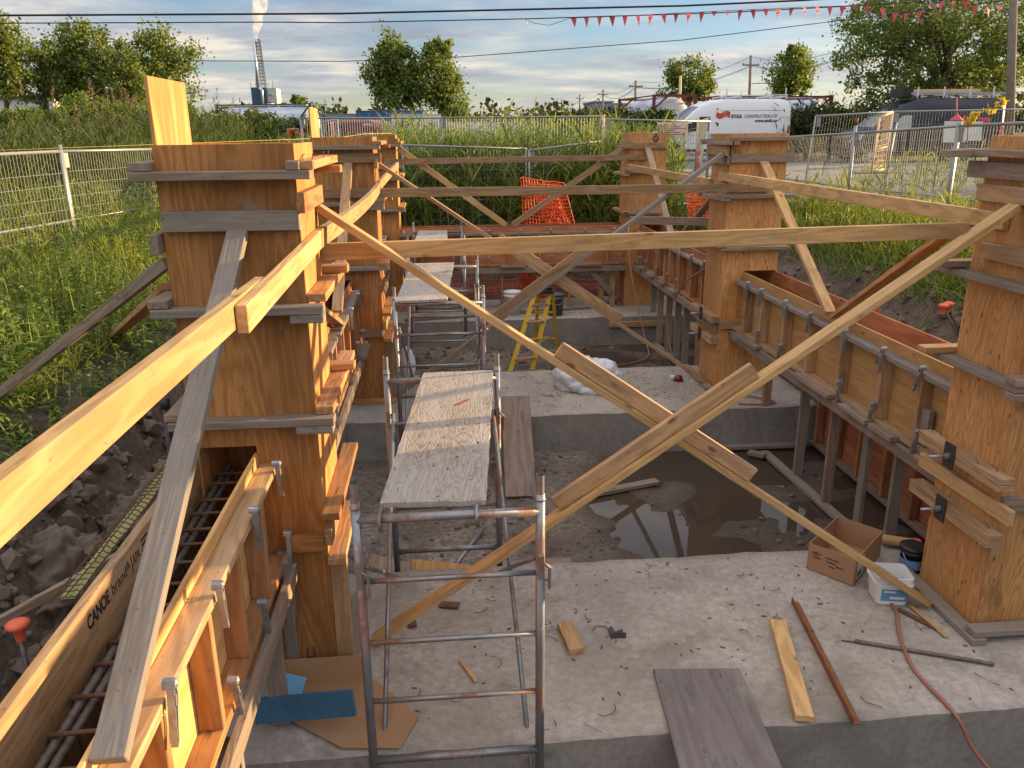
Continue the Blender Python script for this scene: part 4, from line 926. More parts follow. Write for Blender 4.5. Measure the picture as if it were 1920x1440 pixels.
# small tool near the middle right column
t = thing('tape_measure', 'small red and white tool at the end of the second brace', 'tool', (2.73, 8.75, 0))
MB().lathe([(0, 0), (.05, .0), (.055, .03), (.04, .06), (0, .065)], (2.71, 8.75, .002), 10).build('tool_body', 'red', t); MB().lathe([(0, 0), (.035, 0), (.035, .05), (0, .055)], (2.66, 8.80, .002), 10).build('tool_cap', 'signwhite', t)
# bag by the middle left column
bm = bmesh.new(); bmesh.ops.create_icosphere(bm, subdivisions=4, radius=1)
for v in bm.verts: p = v.co; k = 1+.12*noise.noise(p*2.5); v.co = V((p.x*.10*k, p.y*.13*k, max(-.0, (p.z*.5+.5))*.42))
me = bpy.data.meshes.new('cement_bag'); [setattr(f, 'smooth', True) for f in bm.faces]; bm.to_mesh(me); bm.free()
link('cement_bag', me, 'signwhite', None, Matrix.Translation((-.44, 9.1, .0)), label='upright white paper sack behind the second scaffold leg', cat='sack')
# cardboard flat and blue boards in the near left corner
def flatsheet(name, pts, z, m, label, cat, th=.004):
    cx = sum(p[0] for p in pts)/len(pts); cy = sum(p[1] for p in pts)/len(pts)
    mb = MB(); mb.prism([(x, y) for x, y in pts], th, Matrix.Translation((0, 0, z))); return mb.build(name, m, None, Matrix.Translation((cx, cy, z)), label=label, cat=cat)
flatsheet('cardboard_sheet', [(-.80, 3.66), (-.42, 3.66), (-.19, 3.36), (-.275, 3.15), (-.55, 3.18), (-.83, 3.4)], .012, 'cardboard', 'flattened cardboard sheet on the near footing at the left column', 'cardboard')
sheet('cardboard_sheet', (-.90, 3.66, .012), (-.46, 3.655, .012), (-.90, 3.70, .15), .005, 'upright flap of cardboard standing against the nearest left column', 'cardboard', 'cardboard')
sheet('blue_board', (-.985, 3.36, .03), (-.47, 3.215, .022), (-1.0, 3.40, .15), .02, 'dark blue board lying on the cardboard in the near left corner', 'board', 'blue')
sheet('blue_sheet', (-.955, 3.52, .06), (-.80, 3.44, .04), (-.92, 3.60, .16), .012, 'small pale blue sheet with a white spot above the blue board', 'sheet', 'bluefoam')
# litter: tie wires, splinters and grit that nobody could count
def litter(x0, x1, y0, y1, n, label, seed, z=.004):
    r = random.Random(seed); mb = MB()
    for _ in range(n):
        x, y = r.uniform(x0, x1), r.uniform(y0, y1); a = r.uniform(0, 6.28); L = r.uniform(.03, .16); k = r.uniform(-1.5, 1.5)
        ps = []; px, py = x, y
        for i in range(5): ps.append((px, py, z+.004+.006*abs(r.gauss(0, .6)))); px += math.cos(a)*L/4; py += math.sin(a)*L/4; a += k*.5
        mb.tube(ps, r.uniform(.0014, .003), 4)
    for _ in range(n*3):
        x, y = r.uniform(x0, x1), r.uniform(y0, y1); a = r.uniform(0, 6.28); s = r.uniform(.003, .009)
        mb.box((-s*r.uniform(.8, 2.2), -s*.5, 0), (s*r.uniform(.8, 2), s*.5, s*.5), Matrix.Translation((x, y, z-.003)) @ Matrix.Rotation(a, 4, 'Z'))
    mb.build('slab_litter', 'rusty', None, label=label, cat='litter', kind='stuff')
litter(-.3, 2.9, 3.2, 4.75, 42, 'bits of rusty tie wire and splinters scattered on the near footing', 1)
litter(-.4, 3.0, 7.85, 9.3, 60, 'bits of tie wire scattered on the middle footing', 2)
litter(0, 2.8, 12.3, 13.0, 20, 'bits of tie wire scattered on the farthest footing', 3)

# ------------------------------------------------ earth lumps, stakes, netting
def rock(loc, s, label, seed, name='clay_boulder'):
    bm = bmesh.new(); bmesh.ops.create_icosphere(bm, subdivisions=6, radius=1); o = V((seed*7.1, 0, 0))
    for v in bm.verts:
        p = v.co.copy(); k = 1+.26*noise.fractal(p*1.3+o, .7, 2.1, 6)+.09*noise.noise(p*6+o)+.06*noise.noise(p*13+o)-.22*abs(noise.noise(p*2.6+o)); v.co = V((p.x*s[0]*k, p.y*s[1]*k, p.z*s[2]*k))
    for f in bm.faces: f.smooth = True
    me = bpy.data.meshes.new(name); bm.to_mesh(me); bm.free(); link(name, me, 'boulder', None, Matrix.Translation(loc), label=label, cat='boulder', group='clay lumps in the left trench')
rock((-2.30, 4.30, .22), (.40, .46, .40), 'biggest clay boulder in the trench beside the near left form', 1)
rock((-2.02, 5.15, .14), (.34, .48, .40), 'clay lump behind the biggest boulder, under the yellow rail', 2)
rock((-2.55, 3.55, .05), (.3, .28, .24), 'low clay lump at the left edge below the orange cap', 3)
rock((-2.1, 6.1, .1), (.3, .4, .28), 'dark clay lump deep in the trench near the dark pipe', 4)
def rebar_stake(x, y, z0, z1, label, lean=(0, 0)):
    t = thing('capped_stake', label, 'rebar stake', (x, y, z0))
    MB().tube([(x, y, z0), (x+lean[0], y+lean[1], z1)], .012, 7).build('stake', 'rebar', t)
    MB().lathe([(.02, -.05), (.024, .0), (.048, .02), (.05, .035), (.03, .045), (0, .046)], (x+lean[0], y+lean[1], z1-.01), 16).build('cap', 'orange_cap', t)
rebar_stake(-1.90, 3.22, .0, .74, 'steel stake with an orange cap at the left edge beside the sunlit form')
rebar_stake(4.95, 6.95, .75, 1.19, 'left one of two orange capped stakes on the right bank', (-.28, .05))
rebar_stake(4.99, 7.03, .75, 1.20, 'right one of two orange capped stakes on the right bank', (-.25, .0))
rebar_stake(4.05, 7.05, .5, 1.22, 'upright stake hidden behind the long right form', (0, 0))
MB().tube([(-1.42, 3.92, .2), (-1.39, 3.92, 1.545)], .018, 8).tube([(-1.39, 3.92, 1.5), (-1.39, 3.92, 1.55)], .024, 8).build('upright_pipe', 'steelplate', None, label='dark upright pipe standing beside the nearest left column', cat='pipe')
sheet('bank_board', (-3.35, 8.75, .78), (-3.2, 8.45, .78), (-2.75, 8.70, .84), .03, 'short pale board lying on the left bank beside the column', 'board', 'pine')
sheet('bank_board', (-3.5, 8.3, .75), (-3.46, 8.25, 1.05), (-3.2, 8.3, .75), .03, 'upright pale board stub in the weeds', 'board', 'pine')
sheet('foam_sheet', (-2.75, 6.0, .02), (-2.35, 5.9, .02), (-2.8, 6.25, .35), .05, 'dark blue foam sheet down in the left trench', 'foam', plain('dark_foam', (.05, .06, .09), .8))
for k, (x, y) in enumerate(((4.35, 5.75), )):
    lum('timber', (4.25, 5.9, .93), (5.2, 5.55, .95), 'pine', None, upv=(0, 1, 0), label='pale timber lying on the right bank beside the nearest right column', cat='timber')
    lum('timber', (4.22, 5.82, .88), (5.1, 5.3, .88), 'orange', None, upv=(0, 1, 0), label='lower orange timber under the pale one on the right bank', cat='timber')

def net(name, corners, nu, nv, r, m, label, wave=.05, cat='netting', seed=0, th=5):
    """plastic net: strands between a quad's edges, sagging a little"""
    a, b_, c_, d_ = [V(q) for q in corners]; n = (b_-a).cross(d_-a).normalized()
    def P(u, v): 
        q = (a*(1-u)+b_*u)*(1-v)+(d_*(1-u)+c_*u)*v
        return q+n*(wave*(noise.noise(V((u*3+seed, v*3, seed)))+.5*noise.noise(V((u*7+seed, v*6, seed)))))+V((0, 0, wave*.5*noise.noise(V((u*4, v*4, seed+5)))))
    mb = MB()
    for i in range(nu+1): mb.tube([P(i/nu, j/14) for j in range(15)], r, 4, False, False)
    for j in range(nv+1): mb.tube([P(i/14, j/nv) for i in range(15)], r*1.25, 4, False, False)
    return mb.build(name, m, None, label=label, cat=cat)
net('barrier_net', [(1.37, 13.75, 2.05), (2.10, 13.75, 1.96), (2.35, 13.9, 1.15), (1.45, 13.95, 1.15)], 16, 14, .007, 'orange_net', 'bright orange barrier net sagging in front of the bright wire panel')
net('barrier_net', [(1.5, 13.7, 1.95), (1.95, 13.72, 1.92), (2.25, 13.62, 1.18), (1.85, 13.62, 1.18)], 10, 12, .008, 'orange_net', 'second fold of orange barrier net hanging below the first', seed=3)
net('barrier_net', [(4.25, 13.9, 1.80), (4.75, 13.9, 1.72), (4.85, 13.8, 1.35), (4.3, 13.8, 1.3)], 12, 9, .008, 'orange_net', 'orange barrier net behind the middle right column', .08, seed=6)
net('barrier_net', [(-.3, 14.15, .35), (2.9, 14.2, .22), (2.9, 13.95, -.25), (-.3, 13.9, -.25)], 70, 11, .0028, 'orange_net', 'dark orange barrier net lying on the soil under the back form', .22, seed=9)
net('barrier_net', [(1.25, 13.6, .55), (1.55, 13.6, .55), (1.75, 13.55, .05), (1.45, 13.55, .05)], 7, 9, .012, 'orange_net', 'red strip of barrier net hanging below the back form', .03, seed=12)
MB().box((-1.625, 3.08, .955), (-1.565, 4.40, .965)).build('foam_strip', plain('yellow_foam', (.42, .39, .16), .8), None, label='pale yellow foam strip under netting, just outside the near left form', cat='foam strip')
net('trench_net', [(-1.63, 3.05, .985), (-1.63, 4.45, .985), (-1.55, 4.45, .98), (-1.55, 3.05, .98)], 30, 2, .0035, 'rusty', 'brown netting stretched over the yellow foam strip', .012, seed=2)
net('trench_net', [(-1.52, 3.05, .97), (-1.52, 4.6, .97), (-1.36, 4.6, .72), (-1.36, 3.05, .72)], 34, 8, .0035, 'purple', 'dark purple netting hanging between the yellow strip and the form', .02, seed=4)
MB().add([(-1.53, 3.05, .94), (-1.53, 4.6, .94), (-1.37, 4.6, .70), (-1.37, 3.05, .70)], [(0, 1, 2, 3)]).build('purple_cloth', 'purple', None, label='dark purple cloth behind the purple netting', cat='cloth')

def clods(name, label, region, n, smin, smax, seed, m, test):
    r = random.Random(seed); bm0 = bmesh.new(); bmesh.ops.create_icosphere(bm0, subdivisions=1, radius=1); bv = [v.co.copy() for v in bm0.verts]; bf = [tuple(v.index for v in f.verts) for f in bm0.faces]; bm0.free()
    mb = MB(); k = 0
    while k < n:
        x, y = r.uniform(region[0], region[1]), r.uniform(region[2], region[3]); z = ground_z(x, y)
        if not test(x, y, z): continue
        s = smin+(smax-smin)*r.random()**3; o = V((r.uniform(0, 99), k, 0)); R_ = Matrix.Rotation(r.uniform(0, 6), 3, V((r.gauss(0, 1), r.gauss(0, 1), r.gauss(0, 1))).normalized())
        mb.add([R_ @ V((q.x*1.15, q.y, q.z*.75))*s*(1+.55*noise.noise(q*1.4+o))+V((x, y, z+s*.25)) for q in bv], bf); k += 1
    return mb.build(name, m, None, label=label, cat='soil', kind='stuff')
M['clod'] = plain('soil_clod', (.15, .12, .095), .95, 0, .35, 18, .6)
clods('soil_clods', 'crumbly clods of earth strewn down the left trench', (-3.3, -1.5, 2.6, 9), 1500, .012, .085, 1, 'clod', lambda x, y, z: -.42 < z < .85)
clods('soil_clods', 'crumbly clods of earth on the right bank', (4.1, 5.6, 4.6, 12), 800, .012, .07, 2, 'clod', lambda x, y, z: .4 < z < 1.25)
clods('soil_clods', 'clods and stones on the mud between the footings', (-.9, 3.6, 4.85, 7.7), 520, .006, .035, 3, 'clod', lambda x, y, z: z > -.462)
clods('soil_clods', 'clods and stones on the mud before the farthest footing', (-.9, 3.6, 9.45, 12.1), 420, .008, .05, 4, 'clod', lambda x, y, z: z > -.462)
# ================================================================== fences
def panel(a, b, za, zb, label, ba=None, bb=None, lean=(0, 0, 0), wire=.0027, m='fence', mid=True, vs_=.058, hs_=.15, pin=True, group='temporary wire fence panels'):
    """one temporary fence panel between two uprights; za/zb are the top heights, ba/bb the bottoms"""
    a = V((a[0], a[1], 0)); b = V((b[0], b[1], 0))
    ba = ba if ba is not None else ground_z(a.x, a.y)+.02; bb = bb if bb is not None else ground_z(b.x, b.y)+.02
    ln = V(lean)
    P = lambda u, v: a.lerp(b, u)+V((0, 0, (ba*(1-u)+bb*u)*(1-v)+(za*(1-u)+zb*u)*v))+ln*v
    t = thing('wire_fence', label, 'fence panel', tuple(P(.5, 0)), group=group)
    f = MB()
    for u in (0.006, .994): f.tube([P(u, 0), P(u, 1)], .019, 8)
    for v in (0.03, 1): f.tube([P(0, v), P(1, v)], .019, 8)
    if mid: f.tube([P(0, .42), P(1, .42)], .012, 6)
    f.build('frame', m, t)
    L = (b-a).length; Hh = (za+zb-ba-bb)/2; g = MB()
    for i in range(1, int(L/vs_)): u = i*vs_/L; g.tube([P(u, .03), P(u, 1)], wire, 4, False, False)
    for i in range(1, int(Hh/hs_)): v = i*hs_/Hh; g.tube([P(0, v), P(1, v)], wire*1.15, 4, False, False)
    g.build('wire_mesh', m, t)
    MB().box((-.30, -.09, 0), (.30, .09, .02), Matrix.Translation(P(0, 0)-V((0, 0, .02)))).build('foot', 'rusty', t)
    if pin: MB().box((-.10, -.006, -.20), (-.02, .006, -.02), Matrix.Translation(P(0, 1)) @ Matrix.Rotation(math.atan2((b-a).y, (b-a).x), 4, 'Z') @ Matrix.Translation((.14, 0, 0))).build('gusset_plate', m, t)
    return t
FA, FB_, FC, FD = (-4.72, 11.0), (-5.34, 8.05), (-4.08, 13.95), (-3.45, 16.9)
panel(FB_, FA, 2.585, 2.60, 'wire fence panel at the left edge of the weeds')
panel(FA, FC, 2.60, 2.57, 'wire fence panel behind the upper left of the nearest column')
panel(FC, FD, 2.57, 2.50, 'wire fence panel on the left running on behind the columns')
MB().tube([(-4.72, 11.0, 1.1), (-4.72, 11.0, 2.68)], .025, 8).build('fence_post', 'fence', None, label='post with a rusty clamp between the two left fence panels', cat='fence post')
panel((at(602, 240, 18.6).x, 18.6), (at(634, 240, 18.5).x, 18.5), 3.0, 3.07, 'small bent wire panel with diagonal bars beyond the middle left column', wire=.004, hs_=.09)
panel((-2.9, 18.4), (.1, 17.0), 3.09, 3.06, 'tall wire fence panel in front of the red car')
panel((.1, 17.0), (3.08, 15.6), 3.06, 3.04, 'tall wire fence panel behind the thick reeds in the middle')
MB().tube([(3.11, 15.58, 1.0), (3.11, 15.58, 3.07)], .03, 8).build('fence_post', 'tan', None, label='pale sunlit post joining the two tall middle fence panels', cat='fence post')
panel((3.14, 15.6), (5.3, 16.0), 2.99, 2.94, 'wire fence panel with a pink notice behind the farthest right column')
panel((5.3, 16.0), (6.75, 16.1), 2.70, 2.65, 'wire fence panel in front of the white van wheels')
panel((-.62, 14.9), (1.60, 14.9), 2.575, 2.49, 'low wire fence panel standing in the reeds behind the back form', ba=.95, bb=.95)
panel((1.63, 14.85), (3.0, 15.35), 2.46, 2.60, 'bright sunlit wire panel beside the pale post and orange net', ba=.95, bb=1.15, wire=.004, m='fence')
panel((6.72, 16.0), (6.70, 13.0), 2.63, 2.715, 'wire fence panel in front of the gravel yard, between the two vans', wire=.002)
panel((6.70, 13.0), (6.69, 10.3), 2.715, 2.81, 'wire fence panel on the right holding back tall grass')
panel((6.69, 10.3), (6.7, 7.5), 2.81, 2.87, 'wire fence panel on the right nearest the viewer')
for y, z in ((13.0, 2.84), (10.3, 2.86)):
    MB().tube([(6.70, y, 1.1), (6.70, y, z)], .03, 8).build('fence_post', 'fence', None, label='double post with a black top on the right fence' if y > 12 else 'thick post on the right fence beside the knotty column', cat='fence post')
MB().tube([(6.70, 13.0, 2.84), (6.70, 13.0, 2.95)], .035, 8).build('post_clamp', 'rusty', None, label='rusty clamp on top of the double post', cat='clamp')
panel((9.1, 16.2), (12.0, 15.5), 3.10, 3.12, 'distant wire fence panel in front of the dark van', wire=.0017)
panel((7.47, 16.4), (9.1, 16.2), 3.03, 3.10, 'wire fence panel with a tilted post beside the gravel yard', lean=(.12, 0, 0), wire=.0017)
tl = panel((7.60, 14.0), (8.02, 14.35), 2.96, 3.06, 'narrow bright wire panel with a tan board leaning before the dark van', ba=2.05, bb=2.05, lean=(.03, 0, 0), wire=.004, hs_=.09, pin=False, m='tan')
mb = MB(); mb.box((0, 0, 0), (.10, .012, .30), Matrix.Translation((7.76, 14.10, 2.63)) @ Matrix.Rotation(.08, 4, 'Y')); mb.build('notice_board', 'tan', tl)
# notices, banner and pink line marker
mb = MB(); a, b_ = at(1232, 229, 15.55), at(1290, 229, 15.7); mb.prism([(0, 0), ((b_-a).length, 0), ((b_-a).length, -.28), (0, -.28)], .006, frame(a, b_, (0, -1, 0)) @ Matrix.Rotation(PI/2, 4, 'X') @ Matrix.Rotation(PI/2, 4, 'X') @ Matrix.Rotation(PI/2, 4, 'X') if False else axes(a, b_-a, (0, 0, 1)))
pn = mb.build('notice', 'pinksign', None, label='pale pink notice tied to the fence beside the white van', cat='notice')
mb = MB()
for k in range(6): mb.bar(a+V((.05, -.008, -.05-.035*k)), a+V((.05+.1*(3+k % 3), -.008, -.05-.035*k)), .014, .002)
mb.build('notice_print', 'purple', pn)
mb = MB(); mb.add([at(1330, 220, 16), at(1309, 226, 16.1), at(1304, 332, 16.0), at(1311, 332, 15.9)]+[p+V((0, .015, 0)) for p in (at(1330, 220, 16), at(1309, 226, 16.1), at(1304, 332, 16.0), at(1311, 332, 15.9))], [(0, 1, 2, 3), (7, 6, 5, 4), (0, 4, 5, 1), (1, 5, 6, 2), (2, 6, 7, 3), (3, 7, 4, 0)])
bn = mb.build('banner', plain('white_mesh_banner', (.62, .60, .50), .7, 0, .25, 9), None, label='narrow white banner with red marks hanging on its pole before the white van', cat='banner')
for u0, v0, s in ((1309, 287, .085), (1309, 309, .10)):
    mb = MB(); o = at(u0, v0, 15.85); mb.prism([(-.03, -.5*s), (.035, -.6*s), (.03, .1*s), (.055, .45*s), (.0, .3*s), (-.045, .62*s), (-.04, 0)], .004, axes(o, (1, 0, 0), (0, 0, 1))); mb.build('red_mark', 'inkpink', bn)
MB().tube([at(1303, 335, 15.95), at(1309, 222, 15.95)], .022, 8).build('banner_pole', 'tan', None, label='pale pole carrying the narrow white banner', cat='pole')
for (u0, v0, u1, v1, y, lab) in ((1772, 227, 1812, 267, 11.6, 'white notice sheet on the right fence left of the thick post'), (1806, 228, 1843, 264, 11.9, 'white notice sheet on the right fence right of the thick post')):
    p = [at(u0, v0, y), at(u1, v0, y), at(u1-3, v1, y), at(u0-4, v1, y)]
    mb = MB(); mb.add(p+[q+V((0, .01, 0)) for q in p], [(3, 2, 1, 0), (4, 5, 6, 7), (0, 1, 5, 4), (1, 2, 6, 5), (2, 3, 7, 6), (3, 0, 4, 7)]); s_ = mb.build('notice', 'signwhite', None, label=lab, cat='notice')
t = thing('line_marker', 'hanging pink line marker in front of the dark van', 'marker', tuple(at(1794, 187, 16)))
MB().tube([at(1794, 183, 16), at(1793, 222, 16)], .012, 6).build('marker_rod', 'pink', t); MB().lathe([(.01, .14), (.03, .1), (.12, .02), (.13, 0), (0, 0)], at(1793, 226, 16), 12).build('marker_cone', 'pink', t)
# mason's string
MB().tube([(-6.3, 9.0, 2.60), (-4.72, 11.0, 2.64), (-1.24, 11.0, 2.735), (-1.1, 13.1, 2.775), (-.7, 13.2, 2.78)], .0028, 4).build('guide_string', 'string', None, label='taut yellow guide string along the left fence to the column tops', cat='string')

# ================================================================== vegetation
def strips(P, D, L, Wd, droop, seed=0):
    """grass-like blades as one array mesh: three faces each, arching over"""
    r = np.random.default_rng(seed); N = len(P)
    D = D/np.linalg.norm(D, axis=1)[:, None]
    side = np.cross(D, np.tile([0, 0, 1.], (N, 1))+r.normal(0, .35, (N, 3))); side /= np.linalg.norm(side, axis=1)[:, None]
    s = np.array([0, .38, .74, 1.0]); wv = np.array([.55, 1., .7, 0])
    ver = np.zeros((N, 7, 3))
    for k in range(4):
        c = P+D*(L*s[k])[:, None]; c[:, 2] -= droop*L*s[k]**2
        if k < 3:
            ver[:, 2*k] = c-side*(Wd*wv[k])[:, None]/2; ver[:, 2*k+1] = c+side*(Wd*wv[k])[:, None]/2
        else: ver[:, 6] = c
    base = (np.arange(N)*7)[:, None]
    q = np.concatenate([base+np.array([0, 1, 3, 2]), base+np.array([2, 3, 5, 4])], 0); tr = base+np.array([4, 5, 6])
    return ver.reshape(-1, 3), q, tr
def mesh_np(name, v, quads, tris, m):
    me = bpy.data.meshes.new(name); me.vertices.add(len(v)); me.vertices.foreach_set('co', np.asarray(v, dtype=np.float32).ravel())
    nq, nt = len(quads), len(tris); idx = np.concatenate([np.asarray(quads).ravel(), np.asarray(tris).ravel()]).astype(np.int32)
    me.loops.add(len(idx)); me.loops.foreach_set('vertex_index', idx)
    st = np.concatenate([np.arange(nq)*4, nq*4+np.arange(nt)*3]).astype(np.int32); me.polygons.add(nq+nt); me.polygons.foreach_set('loop_start', st)
    me.polygons.foreach_set('loop_total', np.concatenate([np.full(nq, 4), np.full(nt, 3)]).astype(np.int32))
    me.update(calc_edges=True); me.materials.append(M[m]); return me
def scatter(region, n, r, dens=None):
    x0, x1, y0, y1 = region; out = []
    while len(out) < n:
        x, y = r.uniform(x0, x1), r.uniform(y0, y1)
        if dens is None or r.random() < dens(x, y): out.append((x, y, ground_z(x, y)))
    return np.array(out)
def reeds(name, label, region, n, h0, h1, seed, m='reed', leaves=6, wid=.026, dens=None, plume=0, lean=.12):
    r = np.random.default_rng(seed); B = scatter(region, n, r, dens); H_ = r.uniform(h0, h1, n)*(.8+.35*np.array([noise.noise(V((b[0]*.8, b[1]*.8, seed)))+.5 for b in B]).clip(0, 1))
    ld = r.normal(0, lean, (n, 2)); D0 = np.column_stack([ld, np.ones(n)])
    V_, Q, T_ = strips(B, D0, H_, np.full(n, .012)+0*H_, np.full(n, .04), seed); vs = [V_]; qs = [Q]; ts = [T_]; off = len(V_)
    for k in range(leaves):
        f = r.uniform(.15, .92, n); P = B+D0*(H_*f)[:, None]; a = r.uniform(0, 2*PI, n); el = r.uniform(.7, 1.25, n)
        D = np.column_stack([np.cos(a)*np.cos(el), np.sin(a)*np.cos(el), np.sin(el)]); L = r.uniform(.28, .62, n)*np.minimum(1, H_/1.2)
        v, q, t_ = strips(P, D, L, r.uniform(.6, 1.3, n)*wid, r.uniform(.15, .6, n), seed+k+1); vs.append(v); qs.append(q+off); ts.append(t_+off); off += len(v)
    me = mesh_np(name, np.concatenate(vs), np.concatenate(qs), np.concatenate(ts), m)
    if plume:
        me.materials.append(M['plume'])
    return link(name, me, None, label=label, cat='vegetation', kind='stuff')
def plumes(name, label, region, n, z0, z1, seed):
    r = np.random.default_rng(seed); P = []; D = []
    B = scatter(region, n, r)
    for b in B:
        z = r.uniform(z0, z1); ax = np.array([r.normal(0, .15), r.normal(0, .15), 1])
        for k in range(34):
            f = r.uniform(0, .28); P.append(b*[1, 1, 0]+[0, 0, z]+ax*f); a = r.uniform(0, 6.28); D.append([math.cos(a)*.5+.1, math.sin(a)*.5, .8])
    N = len(P); v, q, t_ = strips(np.array(P), np.array(D), r.uniform(.05, .12, N), np.full(N, .012), np.full(N, .4), seed)
    link(name, mesh_np(name, v, q, t_, 'plume'), None, label=label, cat='vegetation', kind='stuff')
def weeds(name, label, region, n, h0, h1, seed, m='weed', leaves=16, ll=(.05, .13), wd=.3, dens=None):
    r = np.random.default_rng(seed); B = scatter(region, n, r, dens); H_ = r.uniform(h0, h1, n); vs = []; qs = []; ts = []; off = 0
    ax = np.column_stack([r.normal(0, .18, n), r.normal(0, .18, n), np.ones(n)])
    v, q, t_ = strips(B, ax, H_, np.full(n, .010), np.full(n, .03), seed); vs.append(v); qs.append(q); ts.append(t_); off += len(v)
    for k in range(leaves):
        f = (k+r.uniform(.2, 1.2, n))/leaves; f = np.clip(.12+f*.9, 0, 1); P = B+ax*(H_*f)[:, None]; a = k*2.4+r.uniform(-.5, .5, n); el = r.uniform(.0, .8, n)
        D = np.column_stack([np.cos(a)*np.cos(el), np.sin(a)*np.cos(el), np.sin(el)]); L = r.uniform(ll[0], ll[1], n)*(1.25-f*.7)
        v, q, t_ = strips(P, D, L, L*wd, r.uniform(.2, .7, n), seed+k+1); vs.append(v); qs.append(q+off); ts.append(t_+off); off += len(v)
    return link(name, mesh_np(name, np.concatenate(vs), np.concatenate(qs), np.concatenate(ts), m), None, label=label, cat='vegetation', kind='stuff')
def blades(name, label, region, n, h0, h1, seed, m='grassb', wid=.012, dens=None, lean=.45):
    r = np.random.default_rng(seed); B = scatter(region, n, r, dens); D = np.column_stack([r.normal(0, lean, n), r.normal(0, lean, n), np.ones(n)])
    v, q, t_ = strips(B, D, r.uniform(h0, h1, n), np.full(n, wid), r.uniform(.1, .5, n), seed)
    return link(name, mesh_np(name, v, q, t_, m), None, label=label, cat='vegetation', kind='stuff')
bank = lambda x, y: 1 if ground_z(x, y) > grade(x, y)-.42 else 0
reeds('reeds', 'thick green reeds growing behind the back form and fences', (-1.0, 4.6, 15.1, 20.0), 2100, 1.15, 1.85, 21, lean=.10)
reeds('reeds', 'lower reeds in front of the red car', (-3.4, -.8, 15.2, 22), 800, .8, 1.3, 20)
reeds('reeds', 'short reeds and grass in front of the low back fence', (-1.6, 4.4, 14.7, 15.8), 1300, .85, 1.4, 22)
reeds('reeds', 'dense reeds behind the left fence', (-13, -5.2, 15, 26), 2600, 1.2, 1.85, 23, 'reeddark')
reeds('reeds', 'tall reeds with dark plumes behind the nearest left column', (-9.5, -5.6, 20, 27), 1200, 1.3, 2.15, 24, 'reeddark')
reeds('reeds', 'lower reeds around the bending worker', (-6.2, -2.6, 19, 29), 900, .7, 1.15, 26)
plumes('reed_plumes', 'dark feathery reed plumes above the left reeds', (-9, -4.6, 18, 26), 46, 2.9, 3.7, 25)
weeds('weeds', 'tangled sunlit leafy weeds on the left bank', (-8.5, -2.9, 4.5, 17), 3000, .35, .85, 31, dens=bank)
weeds('weeds', 'low dark leafy weeds at the edge of the left trench', (-4.6, -2.5, 3.4, 10), 900, .18, .45, 32, ll=(.045, .10), wd=.3, dens=lambda x, y: 1 if .35 < ground_z(x, y) else 0)
blades('grass', 'long grass between the left weeds', (-9, -2.9, 4, 20), 16000, .25, .7, 33, dens=bank)
reeds('grass', 'tall bright sunlit grass stems on the left bank below the fence', (-8.5, -3.6, 7.5, 15), 1100, .55, 1.05, 43, 'grassb', 5, .016, dens=bank)
blades('grass', 'bright grass tips on the right bank under the fence', (5.25, 8.4, 6.2, 14.5), 9000, .25, .62, 34, wid=.018, dens=bank)
reeds('grass', 'taller bright green grass clumps at the right fence', (5.5, 6.7, 7.0, 13.5), 380, .5, .9, 35, 'grassb', 5, .022)
reeds('grass', 'grass clump beside the middle right column', (4.6, 6.3, 12.4, 14.6), 260, .4, .8, 36, 'grassb', 5, .02)
blades('grass', 'dark grass hanging over the right bank', (4.4, 6.4, 5.0, 12.5), 4200, .2, .5, 37, m='reed', wid=.014, lean=.7, dens=lambda x, y: 1 if ground_z(x, y) > .96 else .05)
weeds('weeds', 'small flowering weeds beside the farthest right column', (3.4, 5.2, 14.3, 15.6), 320, .3, .75, 38, leaves=12)
reeds('reeds', 'reeds behind the gravel yard between the vans', (13.5, 22, 33, 40), 1200, 1.6, 2.6, 39, 'leafdark', 6, .05)
reeds('reeds', 'reeds and grass in front of the dark van', (9.6, 15, 16.5, 19), 260, .5, 1.0, 40, 'reed', 5, .03)
blades('grass', 'rough grass around the yard and far field', (-30, 12, 20, 44), 12000, .3, .8, 41, m='reeddark', wid=.035, dens=lambda x, y: 0 if x > 4 else 1)

